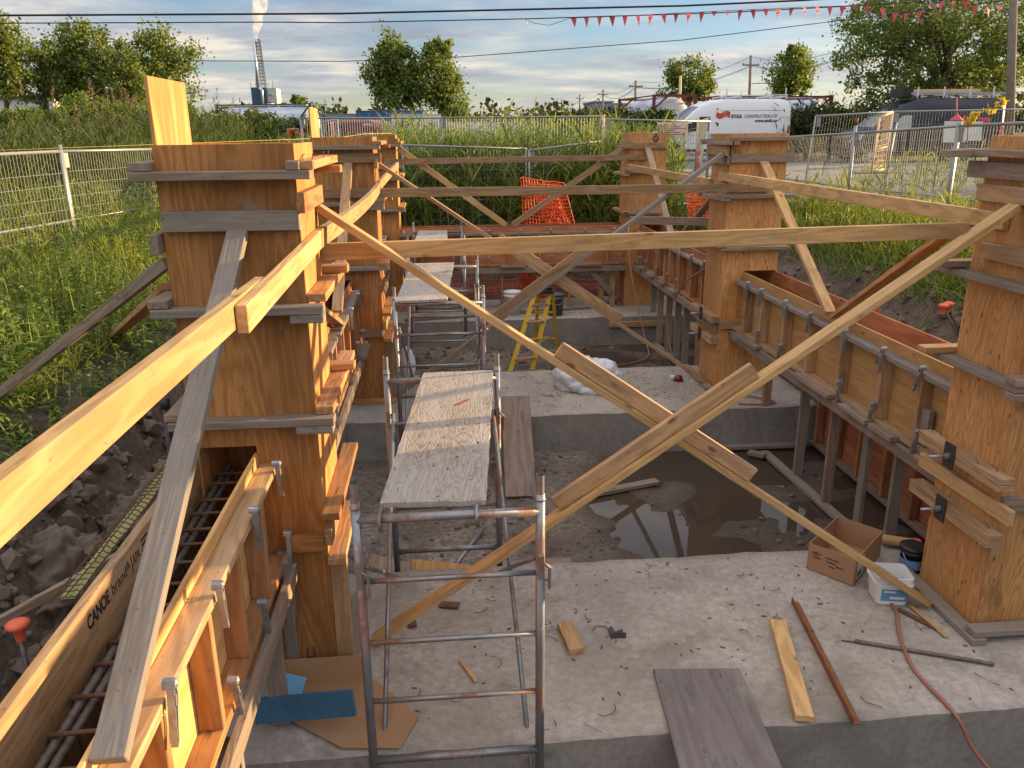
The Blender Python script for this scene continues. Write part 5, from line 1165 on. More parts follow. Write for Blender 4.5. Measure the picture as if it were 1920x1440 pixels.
def leafcloud(C_, n, s, r, spread):
    """n rhombic leaves gathered round cluster centres"""
    idx = r.integers(0, len(C_), n); P = C_[idx]+r.normal(0, 1, (n, 3))*spread[idx][:, None]
    a = r.normal(0, 1, (n, 3)); a /= np.linalg.norm(a, axis=1)[:, None]; b = r.normal(0, 1, (n, 3)); b -= a*(a*b).sum(1)[:, None]; b /= np.linalg.norm(b, axis=1)[:, None]
    sz = s*r.uniform(.6, 1.35, n)[:, None]; ver = np.stack([P-a*sz*.6, P-b*sz*.42, P+a*sz*.6, P+b*sz*.42], 1)
    return ver.reshape(-1, 3), (np.arange(n)*4)[:, None]+np.arange(4)
def tree(label, u, y, vtop, lobes, n, s, cat='tree', name='tree', m='leaf', group=None, zb=1.4, trunk=.2, seed=0, dy=None, clus=20, sp=.22):
    """lobes are (du, v, ru, rv) in photograph pixels at the tree's own distance; depth follows the width"""
    r = np.random.default_rng(seed+int(abs(u))); k = y/F_PX*1.05
    base = at(u, 240, y); base.z = zb
    t = thing(name, label, cat, tuple(base), group=group); cs_ = []; sp_ = []
    for (du, v, ru, rv) in lobes:
        c = at(u+du, v, y); rx, rz = ru*k*1.1, rv*k*1.08
        for _ in range(max(4, int(clus*(ru*rv)/900))):
            d = r.normal(0, 1, 3); d /= np.linalg.norm(d); q = r.uniform(.35, 1)**.6
            cs_.append([c.x+d[0]*rx*q, c.y+d[1]*(dy or rx)*q, c.z+d[2]*rz*q]); sp_.append(min(rx, rz)*r.uniform(.5, 1.5)*sp)
    cs_ = np.array(cs_); sp_ = np.array(sp_)
    v, q = leafcloud(cs_, int(n*1.55), s*.78, r, sp_); link('crown', mesh_np('crown', v, q, np.zeros((0, 3), int), m), None, t, I4)
    mb = MB(); ctr = V(cs_.mean(0)); top = at(u, vtop+12, y)
    mb.tube([base, base.lerp(ctr, .5)+V((trunk*.5, 0, 0)), ctr, V((top.x, top.y, top.z))], [trunk, trunk*.7, trunk*.45, trunk*.1], 7)
    for i in r.choice(len(cs_), min(len(cs_), 26), False):
        e = V(cs_[i]); s0 = base.lerp(ctr, r.uniform(.35, 1.0)); md = s0.lerp(e, .55)+V((0, 0, .12*(e-s0).length)); mb.tube([s0, md, e], [trunk*.3, trunk*.18, trunk*.05], 5)
    mb.build('trunk', 'bark', t); return t
GTR = 'trees beyond the site'
tree('poplar cut off by the left edge of the photo', 5, 58, 45, [(0, 95, 34, 45), (14, 120, 28, 38), (-20, 70, 30, 30), (8, 160, 26, 22)], 5200, .24, group=GTR, seed=1)
tree('thin sparse poplar just left of the tall leafy one', 82, 60, 68, [(0, 90, 16, 24), (-6, 130, 22, 30), (6, 165, 26, 24)], 1900, .22, group=GTR, seed=2)
tree('tallest leafy poplar of the left clump', 150, 62, 50, [(0, 80, 34, 32), (-24, 110, 34, 36), (26, 105, 32, 36), (0, 150, 48, 36), (-30, 160, 30, 26), (30, 190, 30, 26)], 7500, .24, group=GTR, seed=3)
tree('narrow pale poplar in the middle of the left clump', 228, 60, 85, [(0, 110, 22, 26), (4, 150, 30, 34), (0, 190, 30, 26)], 3200, .22, group=GTR, seed=4)
tree('round poplar of the left clump behind the sunlit plywood', 300, 64, 68, [(-20, 100, 32, 32), (22, 110, 32, 36), (0, 150, 52, 36), (-34, 150, 22, 30), (30, 185, 26, 22)], 6500, .24, group=GTR, seed=5)
tree('broad left half of the twin poplars in the middle', 742, 62, 76, [(-14, 104, 22, 30), (12, 108, 20, 28), (-26, 140, 24, 36), (18, 150, 24, 38), (0, 178, 38, 30)], 7000, .24, group=GTR, seed=6)
tree('slim taller right half of the twin poplars in the middle', 824, 62, 64, [(6, 84, 12, 22), (-4, 100, 18, 24), (0, 128, 28, 32), (-12, 160, 34, 36), (14, 175, 28, 34)], 5600, .23, group=GTR, seed=7)
tree('small bushy tree right of the twin poplars', 862, 58, 190, [(0, 205, 22, 14), (-14, 212, 18, 12), (16, 214, 14, 10)], 1200, .22, group=GTR, seed=8)
tree('small far tree beside the blue plant building', 551, 75, 172, [(-8, 184, 18, 10), (12, 188, 18, 9), (0, 194, 24, 8)], 900, .25, group=GTR, seed=9)
tree('rounded dark tree behind the red framed tank', 1290, 68, 116, [(0, 145, 34, 26), (22, 155, 22, 22), (-22, 160, 22, 22), (30, 172, 20, 14)], 3600, .24, group=GTR, seed=10, m='leaf')
tree('lone upright tree behind the white van roof', 1484, 55, 72, [(0, 100, 18, 24), (-8, 130, 28, 26), (12, 130, 26, 26), (0, 160, 34, 22), (6, 178, 26, 12)], 4200, .20, group=GTR, seed=11)
tree('huge poplar filling the upper right behind the dark van', 1760, 36, -40, [(-60, 30, 90, 60), (60, 0, 100, 70), (-110, 95, 75, 50), (0, 110, 110, 60), (100, 95, 90, 70), (-60, 160, 90, 45), (60, 175, 110, 45), (-110, 45, 50, 40), (150, 60, 60, 90)], 26000, .145, group=GTR, seed=12, trunk=.35, clus=9, sp=.16, dy=3.0)
for i, (u, y, vt, ru, rv) in enumerate(((1075, 45, 205, 34, 14), (1115, 44, 208, 32, 14), (1155, 42, 212, 30, 14), (1195, 40, 214, 30, 14), (1235, 38, 214, 28, 14), (1035, 46, 212, 26, 12))):
    tree(('dark hedge shrub second from the far trees', 'dark hedge shrub left of the pale post top', 'dark hedge shrub below the low grey building', 'dark hedge shrub beneath the red framed tank', 'dark hedge shrub touching the white van bonnet', 'lowest dark hedge shrub, next to the far trees')[i], u, y, vt, [(0, 222, ru, rv), (-12, 228, ru*.8, rv), (14, 230, ru*.8, rv)], 2200, .15, 'shrub', 'shrub', 'leafdark', 'hedge shrubs in the middle distance', 1.5, .06, 50+i, clus=40)
for i, (u, y, v, ru, rv) in enumerate(((1515, 34, 225, 30, 24), (1560, 36, 222, 34, 18), (1610, 38, 224, 34, 16), (1650, 37, 230, 30, 14))):
    tree(('round dark shrub right behind the white van rear', 'dark shrub midway between the vans', 'shrub below the huge poplar edge', 'low shrub before the dark van windscreen')[i], u, y, v-rv, [(0, v, ru, rv), (-10, v+10, ru*.8, rv)], 1900, .13, 'shrub', 'shrub', 'leafdark', 'shrubs between the vans', 1.5, .06, 70+i, clus=40)
for i, (u, y, v, ru, rv) in enumerate(((20, 30, 219, 50, 14), (95, 32, 217, 50, 15), (170, 33, 208, 46, 20), (235, 34, 214, 40, 16), (320, 34, 217, 40, 16))):
    tree(('broad vine covered shrub at the left edge', 'shrub below the white roof with pale blossom', 'shrub at the foot of the tallest poplar', 'small shrub behind the left fence corner', 'shrub behind the sunlit plywood sheet')[i], u, y, v-rv, [(0, v, ru, rv), (-16, v+14, ru*.7, rv), (18, v+16, ru*.7, rv)], 3600, .10, 'shrub', 'shrub', 'leaf', 'shrubs behind the left reeds', 1.4, .06, 80+i, clus=30)
for i, (u, y, v, ru, rv) in enumerate(((480, 29, 232, 44, 18), (560, 40, 236, 34, 14), (430, 27, 236, 30, 18))):
    tree(('leafy yellow green shrub before the blue white tank', 'dark shrub behind the bending worker', 'shrub beside the dark reed plumes')[i], u, y, v-rv, [(0, v, ru, rv), (-10, v+10, ru*.8, rv)], 2600, .11, 'shrub', 'shrub', 'leafdark' if i == 1 else 'leaf', 'shrubs by the worker', 1.4, .06, 90+i, clus=40)
# yellow-leaved twig over the right fence
t = thing('yellow_branch', 'thin twig with bright yellow leaves over the right fence', 'branch', tuple(at(1815, 240, 10.1)))
tw = [at(u, v, 10.1) for u, v in ((1812, 300), (1815, 240), (1830, 215), (1850, 208), (1868, 200), (1882, 190))]
MB().tube(tw, [.006, .005, .004, .003, .003, .002], 5).build('twig', 'bark', t)
r = np.random.default_rng(5); cs_ = np.array([tuple(at(u, v, 10.1)) for u, v in ((1815, 228), (1822, 222), (1830, 216), (1848, 206), (1860, 208), (1872, 196), (1880, 190), (1820, 235))])
v, q = leafcloud(cs_, 90, .055, r, np.full(len(cs_), .025)); link('leaves', mesh_np('leaves', v, q, np.zeros((0, 3), int), 'yellowleaf'), None, t, I4)
# far woods along the horizon
r = np.random.default_rng(77); cs_ = []; sp_ = []
for u in range(-300, 2300, 9):
    y = 190+40*noise.noise(V((u*.01, 3, 0))); hgt = 6+5*noise.noise(V((u*.02, 1, 0)))+3*noise.noise(V((u*.09, 2, 0)))
    if 700 < u < 860: hgt *= .6
    p = at(u, 240, y)
    for k in range(5): cs_.append((p.x+r.normal(0, 1.5), y+r.normal(0, 5), 1.5+max(1.5, hgt)*r.uniform(.1, .85))); sp_.append(1.0)
v, q = leafcloud(np.array(cs_), 15000, 1.1, r, np.array(sp_)); link('far_woods', mesh_np('far_woods', v, q, np.zeros((0, 3), int), 'leafdark'), None, label='low line of far woods along the horizon', cat='woods', kind='stuff')
# ================================================================== vehicles
def interp(x, pts):
    for (a, za), (b, zb) in zip(pts, pts[1:]):
        if x <= b: return za+(zb-za)*max(0, (x-a))/(b-a)
    return pts[-1][1]
def vehicle(name, label, cat, loc, rz, paint, top, L, hw, belt, tumble, wheels, wr, group=None, nx=60):
    """body lofted from cross sections; local X runs from the nose to the tail, the -Y side faces the viewer"""
    t = thing(name, label, cat, loc, rz, group); mw = world(t)
    H_ = max(z for _, z in top)
    def hwz(z): return hw*(1-.035*max(0, (belt-z)/belt)**2)-tumble*max(0, (z-belt)/(H_-belt))**1.6
    def fx(x): return (1-.16*max(0, 1-x/.7)**2)*(1-.04*max(0, 1-(L-x)/.25)**2)
    rings = []
    xs = [L*(i/nx) for i in range(nx+1)]
    for i, x in enumerate(xs):
        zt = interp(x, top); zb = .30+(.12 if i in (0, nx) else 0); b_ = min(belt, zt-.10); k = fx(x); pr = []
        zs = [zb, zb+.08, .62, b_*.92, b_]+[b_+(zt-.10-b_)*f_ for f_ in (.35, .7, 1.0)]
        zs = [max(zb, min(z, zt-.09)) for z in zs]
        half = [(hwz(z)*k*(.93 if j == 0 else 1), z) for j, z in enumerate(zs)]
        e = half[-1][0]; half += [(e-.05, zt-.035), (e-.16, zt-.006), (e*.5, zt+.012), (0, zt+.016)]
        pr = [(x, -y, z) for y, z in half]+[(x, y, z) for y, z in half[::-1][1:]]; rings.append(pr)
    n = len(rings[0]); vs = [p for r_ in rings for p in r_]; fs = []
    for i in range(len(rings)-1):
        for k in range(n-1): fs.append((i*n+k, i*n+k+1, (i+1)*n+k+1, (i+1)*n+k))
        fs.append((i*n+n-1, i*n, (i+1)*n, (i+1)*n+n-1))
    fs += [tuple(range(n)), tuple(range((len(rings)-1)*n+n-1, (len(rings)-1)*n-1, -1))]
    me = bpy.data.meshes.new('body'); me.from_pydata(vs, [], fs); me.polygons.foreach_set('use_smooth', [True]*(len(fs)-2)+[False]*2)
    bm = bmesh.new(); bm.from_mesh(me); bmesh.ops.recalc_face_normals(bm, faces=bm.faces[:]); bm.to_mesh(me); bm.free()
    body = link('body', me, paint, t, mw)
    S = lambda x, z, o=.008: V((x, -(hwz(z)*fx(x)+o), z))
    S2 = lambda x, z, o=.008: V((x, (hwz(z)*fx(x)+o), z))
    def patch(nm, poly, m, o=.008, th=None, par=t, side=S):
        mb = MB(); mb.add([mw @ side(x, z, o) for x, z in poly]+[mw @ side(x, z, -.03) for x, z in poly], [tuple(range(len(poly)))]+[(i, (i+1) % len(poly), len(poly)+(i+1) % len(poly), len(poly)+i) for i in range(len(poly))]); return mb.build(nm, m, par)
    for x in wheels:
        for sgn in (-1, 1):
            arch = [(x+(wr+.07)*math.cos(a), wr+.02+(wr+.07)*math.sin(a)) for a in np.linspace(-.25, PI+.25, 18)]
            patch('wheel_arch', arch, 'black', .004, side=S if sgn < 0 else S2)
            yy = sgn*(hw*fx(x)-.10)
            wm = mw @ Matrix.Translation((x, yy, wr)) @ Matrix.Rotation(PI/2*(-sgn) if sgn < 0 else -PI/2, 4, 'X') if False else mw @ Matrix.Translation((x, yy, wr)) @ Matrix.Rotation(PI/2 if sgn < 0 else -PI/2, 4, 'X')
            wl = thing('wheel', None, None) if False else None
            mb = MB(); mb.lathe([(wr*.62, -.09), (wr*.95, -.09), (wr, -.05), (wr, .09), (wr*.95, .125), (wr*.66, .13), (wr*.62, .10)], (0, 0, 0), 26)
            me2 = bpy.data.meshes.new('wheel'); me2.from_pydata(mb.v, [], mb.f); me2.polygons.foreach_set('use_smooth', [True]*len(mb.f)); wl = link('wheel', me2, 'tyre', t, wm)
            rb = MB(); rb.lathe([(0, .10), (wr*.16, .105), (wr*.2, .09)], n=14); rb.lathe([(wr*.56, .09), (wr*.64, .11), (wr*.64, -.05)], n=26)
            for k in range(8): a = k*PI/4; rb.bar((wr*.15*math.cos(a), wr*.15*math.sin(a), .09), (wr*.60*math.cos(a), wr*.60*math.sin(a), .085), .03, wr*.16)
            me3 = bpy.data.meshes.new('rim'); me3.from_pydata(rb.v, [], rb.f); link('rim', me3, plain('wheel_rim', (.55, .57, .6), .4, .5), wl, wm)
            db = MB(); db.lathe([(0, .03), (wr*.62, .03)], n=20); me4 = bpy.data.meshes.new('hub'); me4.from_pydata(db.v, [], db.f); link('brake', me4, 'black', wl, wm)
    return t, mw, S, S2, patch, hwz, fx, body
def van(label, loc, rz, paint, L, H_, group='panel vans parked in the yard'):
    s = H_/2.5
    top = [(0, .78), (.06, .98), (.25, 1.10), (.75, 1.26), (1.02, 1.34), (1.35, 1.66), (1.75, 2.03), (2.1, 2.27), (2.5, 2.41), (3.0, 2.48), (L-.35, 2.48), (L-.12, 2.44), (L, 2.30)]
    top = [(x, z*s if z > 1.3 else z) for x, z in top]
    t, mw, S, S2, patch, hwz, fx, body = vehicle('van', label, 'van', loc, rz, paint, top, L, 1.0, 1.18, .17, (.98, L-1.12), .345, group)
    def wsx(x): return interp(x, top)
    rows = []
    for x in (1.08, 1.3, 1.55, 1.8, 2.0):
        z = wsx(x)+.028; w_ = (hwz(z-.1)*fx(x)-.14); rows.append([mw @ V((x-.02, y*w_, z-.03*abs(y)**3)) for y in (-1, -.6, -.2, .2, .6, 1)])
    mb = MB(); vs = [p for r_ in rows for p in r_]; mb.add(vs, [(i*6+k, i*6+k+1, i*6+k+7, i*6+k+6) for i in range(4) for k in range(5)], True); mb.build('windscreen', 'glass', t)
    patch('side_window', [(1.42, 1.22), (2.45, 1.22), (2.45, 1.80*s), (2.05, 1.80*s), (1.72, 1.58*s)], 'glass')
    patch('side_window', [(1.42, 1.22), (2.45, 1.22), (2.45, 1.80*s), (2.05, 1.80*s), (1.72, 1.58*s)], 'glass', side=S2)
    seam = plain('panel_seam', (.04, .045, .05), .7)
    def line(x0, z0, x1, z1, w_=.012): patch('panel_seam', [(x0, z0), (x1, z1), (x1+(w_ if x0 == x1 else 0), z1+(0 if x0 == x1 else w_)), (x0+(w_ if x0 == x1 else 0), z0+(0 if x0 == x1 else w_))], seam, .003)
    line(2.62, .45, 2.62, 2.25*s); line(3.95, .45, 3.95, 2.25*s); line(2.85, 2.02*s, L-.35, 2.02*s); line(4.05, 1.10, L-.4, 1.10); line(1.25, .5, 1.25, 1.15); line(L-.3, .5, L-.3, 2.2*s)
    patch('tail_light', [(L-.13, 1.02), (L-.02, 1.02), (L-.02, 1.42), (L-.11, 1.42)], 'redmark', .012)
    patch('headlight', [(.10, .80), (.55, .95), (.62, 1.12), (.25, 1.02)], 'signwhite', .012)
    patch('sill_trim', [(1.45, .42), (L-1.65, .42), (L-1.65, .52), (1.45, .52)], 'black', .012)
    mb = MB(); mb.box((1.50, -1.26, 1.20), (1.62, -1.05, 1.52), mw); mb.bar(mw @ V((1.56, -1.1, 1.25)), mw @ V((1.6, -.95, 1.2)), .05, .04); mb.build('mirror', 'black', t)
    mb = MB(); mb.box((-.03, -.80, .38), (.05, .80, .62), mw); mb.box((-.02, -.55, .72), (.04, .55, .92), mw); mb.build('bumper_grille', 'black', t)
    rk = MB(); zt = 2.48*s
    return t, mw, S, patch, zt, L
zvan = 1.50
t, mw, S, patch, zt, L = van('white panel van with red logo and black lettering parked behind the fence', (8.52, 34.1, zvan), 0.0, 'white', 5.80, 2.46)
tx = lambda x, z: mw @ axes(tuple(S(x, z, .012)), (1, 0, 0), (0, -.10, 1))
text('lettering', 'STOLK', .185, tx(3.30, 1.72), 'ink', t, .002, bold=.006, width=.47); text('lettering', 'CONSTRUCTION LTD', .175, tx(3.84, 1.725), 'ink', t, .002, width=1.38)
text('lettering', 'www.stolk.co', .165, tx(4.30, 1.555), 'ink', t, .002, bold=.005, width=.92)
fl = [(0, 0), (.16, -.07), (.28, -.01), (.42, .05), (.56, -.02), (.56, .20), (.42, .27), (.28, .21), (.16, .15), (0, .21)]
mb = MB(); mb.prism(fl, .003, tx(2.69, 1.74)); lg = mb.build('logo_flag', 'redmark', t)
mb = MB(); mb.prism([(.28, -.01), (.42, .05), (.42, .27), (.28, .21)], .005, tx(2.69, 1.74)); mb.prism([(-.01, .28), (.06, .28), (.06, .36), (-.01, .36)], .003, tx(2.69, 1.74)); mb.build('logo_fold', plain('logo_orange', (.62, .16, .03), .5), lg)
patch('door_handle', [(2.66, 1.55), (2.80, 1.53), (2.76, 1.40), (2.72, 1.40), (2.74, 1.50), (2.66, 1.51)], 'ink', .02)
rk = MB()
for x in (3.1, 3.7, 5.0, 5.6): rk.bar(mw @ V((x, -.85, zt+.10)), mw @ V((x, .85, zt+.10)), .05, .05); rk.bar(mw @ V((x, -.80, zt)), mw @ V((x, -.80, zt+.13)), .06, .06, (1, 0, 0)); rk.bar(mw @ V((x, .80, zt)), mw @ V((x, .80, zt+.13)), .06, .06, (1, 0, 0))
for x, h in ((3.15, .42), (3.75, .30), (5.0, .45), (5.6, .42)): rk.tube([mw @ V((x, -.7, zt+.1)), mw @ V((x, -.7, zt+h))], .025, 6)
rk.bar(mw @ V((3.0, -.7, zt+.13)), mw @ V((5.7, -.7, zt+.16)), .04, .04); rk.build('roof_rack', 'signwhite', t)
t, mw, S, patch, zt, L = van('dark blue panel van with ladders on its roof and red lettering, at the right', (15.55, 31.6, 1.45), -.06, 'navy', 5.98, 2.42)
patch('pane_reflection', [(1.78, 1.24), (2.42, 1.24), (2.42, 1.78), (2.10, 1.78), (1.86, 1.62)], 'paleglass', .014)  # light grey reflection painted as a pale pane over the side window
text('lettering', 't', .36, mw @ axes(tuple(S(4.35, 1.55, .012)), (1, 0, 0), (0, -.1, 1)), 'inkpink', t, .002, bold=.02)
text('lettering', 'om', .36, mw @ axes(tuple(S(4.95, 1.50, .012)), (1, 0, 0), (0, -.1, 1)), 'inkpink', t, .002, bold=.02)
patch('logo_patch', [(4.15, 1.75), (4.5, 1.70), (4.6, 2.0), (4.25, 2.05)], 'black', .01)
rk = MB()
for x in (2.6, 3.6, 4.6, 5.5): rk.bar(mw @ V((x, -.85, zt+.10)), mw @ V((x, .85, zt+.10)), .05, .05); rk.bar(mw @ V((x, -.8, zt)), mw @ V((x, -.8, zt+.40)), .04, .04, (1, 0, 0)); rk.bar(mw @ V((x, .8, zt)), mw @ V((x, .8, zt+.30)), .04, .04, (1, 0, 0))
rk.build('roof_rack', 'signwhite', t)
ld = thing('roof_ladder', 'grey aluminium ladder tied on the dark van roof', 'ladder', tuple(mw @ V((4.2, -.4, zt+.15))))
mb = MB()
for y in (-.70, -.35): mb.bar(mw @ V((2.4, y, zt+.16)), mw @ V((6.5, y, zt+.16)), .08, .03)
for k in range(13): x = 2.6+k*.3; mb.bar(mw @ V((x, -.70, zt+.16)), mw @ V((x, -.35, zt+.16)), .03, .03)
mb.build('ladder_frame', 'clip', ld)
mb = MB(); mb.box((2.5, -.1, zt+.15), (5.4, .35, zt+.34), mw); mb.build('roof_board', 'tan', None, label='tan board lying on the roof rack of the dark van', cat='board')
mb = MB(); mb.box((2.15, -.55, zt+.06), (2.55, .5, zt+.36), mw); mb.build('roof_box', 'black', None, label='black bundle at the front of the dark van roof rack', cat='bundle')
# red car, upper half seen over the reeds
top = [(0, .70), (.08, .92), (.5, 1.02), (1.2, 1.10), (1.45, 1.18), (2.1, 1.72), (2.5, 1.86), (4.2, 1.86), (4.6, 1.78), (4.75, 1.2)]
t, mw, S, S2, patch, hwz, fx, body = vehicle('car', 'dark red family car seen through the tall fence and reeds', 'car', (-1.05, 44.2, 1.55), PI-.55, 'red', top, 4.75, .92, 1.05, .16, (.85, 3.75), .33)
for sd_ in (S, S2):
    patch('side_window', [(1.75, 1.10), (2.75, 1.10), (2.75, 1.68), (2.2, 1.66)], 'paleglass', side=sd_); patch('side_window', [(2.85, 1.10), (3.75, 1.10), (3.75, 1.68), (2.85, 1.68)], 'glass', side=sd_); patch('side_window', [(3.85, 1.12), (4.5, 1.14), (4.4, 1.62), (3.85, 1.66)], 'glass', side=sd_)
mb = MB(); mb.add([mw @ V(q) for q in ((1.5, -.72, 1.24), (1.5, .72, 1.24), (2.14, .62, 1.78), (2.14, -.62, 1.78))], [(0, 1, 2, 3)]); mb.build('windscreen', 'glass', t)
patch('headlight', [(.12, .72), (.55, .80), (.6, .95), (.2, .9)], 'signwhite', .012)
# blue truck and white trailers behind the reeds
def boxtruck(name, label, cat, loc, rz, L, H_, W_, m, z0=.9, roofm=None, group=None):
    t = thing(name, label, cat, loc, rz, group); mw = world(t)
    MB().box((0, -W_/2, z0), (L, W_/2, H_), mw).build('box_body', m, t, bevel=.02); MB().box((-.02, -W_/2-.02, H_), (L+.02, W_/2+.02, H_+.05), mw).build('roof', roofm or m, t)
    rb = MB()
    for k in range(int(L/.6)): rb.box((k*.6+.25, -W_/2-.012, z0+.1), (k*.6+.29, -W_/2, H_-.1), mw)
    rb.build('side_ribs', 'bldgrey', t)
    wb = MB()
    for x in (L*.15, L*.78, L*.9):
        for y in (-W_/2+.2, W_/2-.2): wb.lathe([(0, -.13), (.45, -.13), (.48, 0), (.45, .13), (0, .13)], mw @ V((x, y, .48)), 18, Matrix.Rotation(PI/2, 4, 'X'))
    wb.build('wheels', 'tyre', t); MB().box((0, -.5, .6), (L, .5, z0), mw).build('chassis', 'black', t)
    return t
p = at(672, 240, 60); boxtruck('truck', 'blue covered truck body behind the red car', 'truck', (p.x, 60, 1.5), 0, 4.6, 2.65, 2.4, 'bluepaint')
p = at(735, 240, 57); boxtruck('trailer', 'pale ribbed trailer right of the blue truck', 'trailer', (p.x, 57, 1.5), .05, 3.2, 2.35, 2.4, 'bldwhite')
p = at(775, 240, 50); boxtruck('trailer', 'long low white trailer half hidden by the tall reeds', 'trailer', (p.x, 50, 1.5), 0, 8.6, 1.75, 2.4, 'white', .8)
p = at(632, 240, 62); boxtruck('trailer', 'dark flat trailer between the bright plywood strip and the blue truck', 'trailer', (p.x-1.5, 62, 1.5), 0, 3.6, 2.5, 2.2, 'bldgrey', 1.9)
# tank containers
def tankbox(label, loc, rz, fm, zt, L=6.06, group='tank containers'):
    t = thing('tank_container', label, 'tank container', loc, rz, group); mw = world(t); h = zt-loc[2]; r_ = 1.08; zc = h-1.22
    f = MB(); w_ = 1.19
    for x in (0, L):
        for y in (-w_, w_): f.bar(mw @ V((x, y, h-2.55)), mw @ V((x, y, h)), .15, .15, (1, 0, 0))
        for z in (h-2.5, h-.06): f.bar(mw @ V((x, -w_, z)), mw @ V((x, w_, z)), .13, .13)
        for y in (-w_, w_):
            f.bar(mw @ V((x, y, h-.75)), mw @ V((x, y*.35, h-.1)), .09, .09); f.bar(mw @ V((x, y, h-1.75)), mw @ V((x, y*.35, h-2.45)), .09, .09)
            xi = .9 if x == 0 else L-.9; f.bar(mw @ V((x, y, h-.08)), mw @ V((xi, y*.8, h-1.0)), .08, .08)
    for y in (-w_, w_): f.bar(mw @ V((0, y, h-2.5)), mw @ V((L, y, h-2.5)), .13, .13); f.bar(mw @ V((0, y, h-.06)), mw @ V((L, y, h-.06)), .07, .07)
    f.build('frame', fm, t)
    rot = Matrix.Rotation(PI/2, 4, 'Y'); o = mw @ V((0, 0, zc)); R3 = Matrix.Rotation(rz, 4, 'Z') @ rot
    MB().lathe([(r_, .38), (r_*1.012, .40), (r_*1.012, .5), (r_, .52), (r_, L*.5-.06), (r_*1.012, L*.5-.04), (r_*1.012, L*.5+.04), (r_, L*.5+.06), (r_, L-.52), (r_*1.012, L-.5), (r_*1.012, L-.4), (r_, L-.38)], o, 40, R3).build('tank_shell', 'tank', t)
    for a, b_ in ((.38, -1), (L-.38, 1)): MB().lathe([(r_, a), (r_*.93, a+b_*.13), (r_*.7, a+b_*.24), (r_*.35, a+b_*.30), (0, a+b_*.32)], o, 40, R3).build('tank_end', 'tankend', t)
    MB().box((.6, -.25, h-.10), (L-.6, .25, h-.05), mw).tube([mw @ V((L*.5, 0, h-.15)), mw @ V((L*.5, 0, h+.05))], .22, 12).build('walkway', 'signwhite', t)
    c = MB(); c.bar(mw @ V((-.2, -.45, h-2.70)), mw @ V((L+.3, -.45, h-2.70)), .22, .12); c.bar(mw @ V((-.2, .45, h-2.70)), mw @ V((L+.3, .45, h-2.70)), .22, .12); c.build('chassis', 'black', t)
    wb = MB()
    for x in (.7, L-1.9, L-.6):
        for y in (-.95, .95): wb.lathe([(0, -.14), (.44, -.14), (.48, 0), (.44, .14), (0, .14)], mw @ V((x, y, .48)), 18, Matrix.Rotation(rz, 4, 'Z') @ Matrix.Rotation(PI/2, 4, 'X'))
    wb.build('wheels', 'tyre', t); return t, mw, h, L
p = at(418, 196, 55); tankbox('blue white tank container in a dark green frame behind the left reeds', (p.x, 55.6, 1.5), -.22, 'teal', p.z)
p = at(1262, 177, 46); t, mw, h, L = tankbox('red brown framed tank container seen end on above the hedge', (p.x+.1, 46, 1.5), PI/2+.10, 'redbrown', p.z)
text('lettering', 'JOTS', .33, mw @ axes((.02, .48, h-1.62), (0, -1, 0), (0, .0, 1)), 'inkpink', t, .003); text('lettering', 'TANK 2T', .13, mw @ axes((.02, .42, h-.62), (0, -1, 0), (0, 0, 1)), 'ink', t, .003) if False else None
p = at(1335, 181, 43); tankbox('red brown framed tank container mostly hidden behind the white van', (p.x, 43.2, 1.5), 0, 'redbrown', p.z+.0, 5.95)

# ================================================================== far buildings and the stack
def building(label, u0, u1, v, y, depth, m, roof='roofdark', name='building', win=0, zb=1.4):
    a, b_ = at(u0, v, y), at(u1, v, y); t = thing(name, label, 'building', ((a.x+b_.x)/2, y+depth/2, zb))
    MB().box((a.x, y, zb), (b_.x, y+depth, a.z)).build('wall', m, t); MB().box((a.x-.2, y-.2, a.z), (b_.x+.2, y+depth+.2, a.z+.25)).build('roof', roof, t)
    if win:
        for k in range(win): x = a.x+(b_.x-a.x)*(k+.5)/win; MB().box((x-.35, y-.03, a.z-1.5), (x+.35, y+.02, a.z-.7)).build('window', 'glass', t)
    return t
building('long low white building with a dark flat roof at the left edge', -90, 98, 186, 78, 9, 'bldwhite', win=0)
building('low grey building on the horizon between two utility poles', 1116, 1149, 192, 150, 12, 'bldgrey', 'bldgrey', win=3)
building('small pale building with round openings right of the grey one', 1151, 1178, 196, 150, 10, 'bldwhite', 'bldgrey', win=3)
building('pale low shed glimpsed behind the left reeds', 236, 268, 219, 70, 5, 'bldwhite', win=0)
yP = 520
t = thing('plant_building', 'blue and beige plant building below the smoking stack', 'building', tuple(at(492, 235, yP))[:2]+(1.4,))
a, b_, c_ = at(470, 164, yP), at(499, 163, yP), at(517, 165, yP)
MB().box((a.x, yP, 1.4), (b_.x, yP+16, a.z)).build('blue_block', 'bldblue', t); MB().box((b_.x, yP+.8, 1.4), (c_.x, yP+15, c_.z)).build('beige_block', 'bldbeige', t)
mb = MB(); mb.tube([at(492, 196, yP-1), at(491, 170, yP-1), at(486, 164, yP-1)], 1.0, 8); mb.build('duct', 'tank', t)
mb = MB(); mb.tube([at(470, 164, yP), at(470, 155, yP)], .15, 5).tube([at(512, 166, yP), at(511, 152, yP)], .15, 5).tube([at(503, 160, yP), at(502, 155, yP)], .15, 5); mb.build('aerials', 'lattice', t)
MB().box((at(503, 172, yP).x, yP-.2, at(503, 178, yP).z), (at(510, 172, yP).x, yP+.3, at(503, 173, yP).z)).build('wall_sign', plain('pale_blue_sign', (.25, .5, .6), .6), t)
t = thing('stack_tower', 'tall lattice tower carrying a smoking steel chimney', 'chimney', tuple(at(488, 165, yP+6))[:2]+(1.4,))
q0, q1 = at(490, 163, yP+6), at(483, 74, yP+6); mb = MB(); wb_, wt_ = 2.6, 1.1
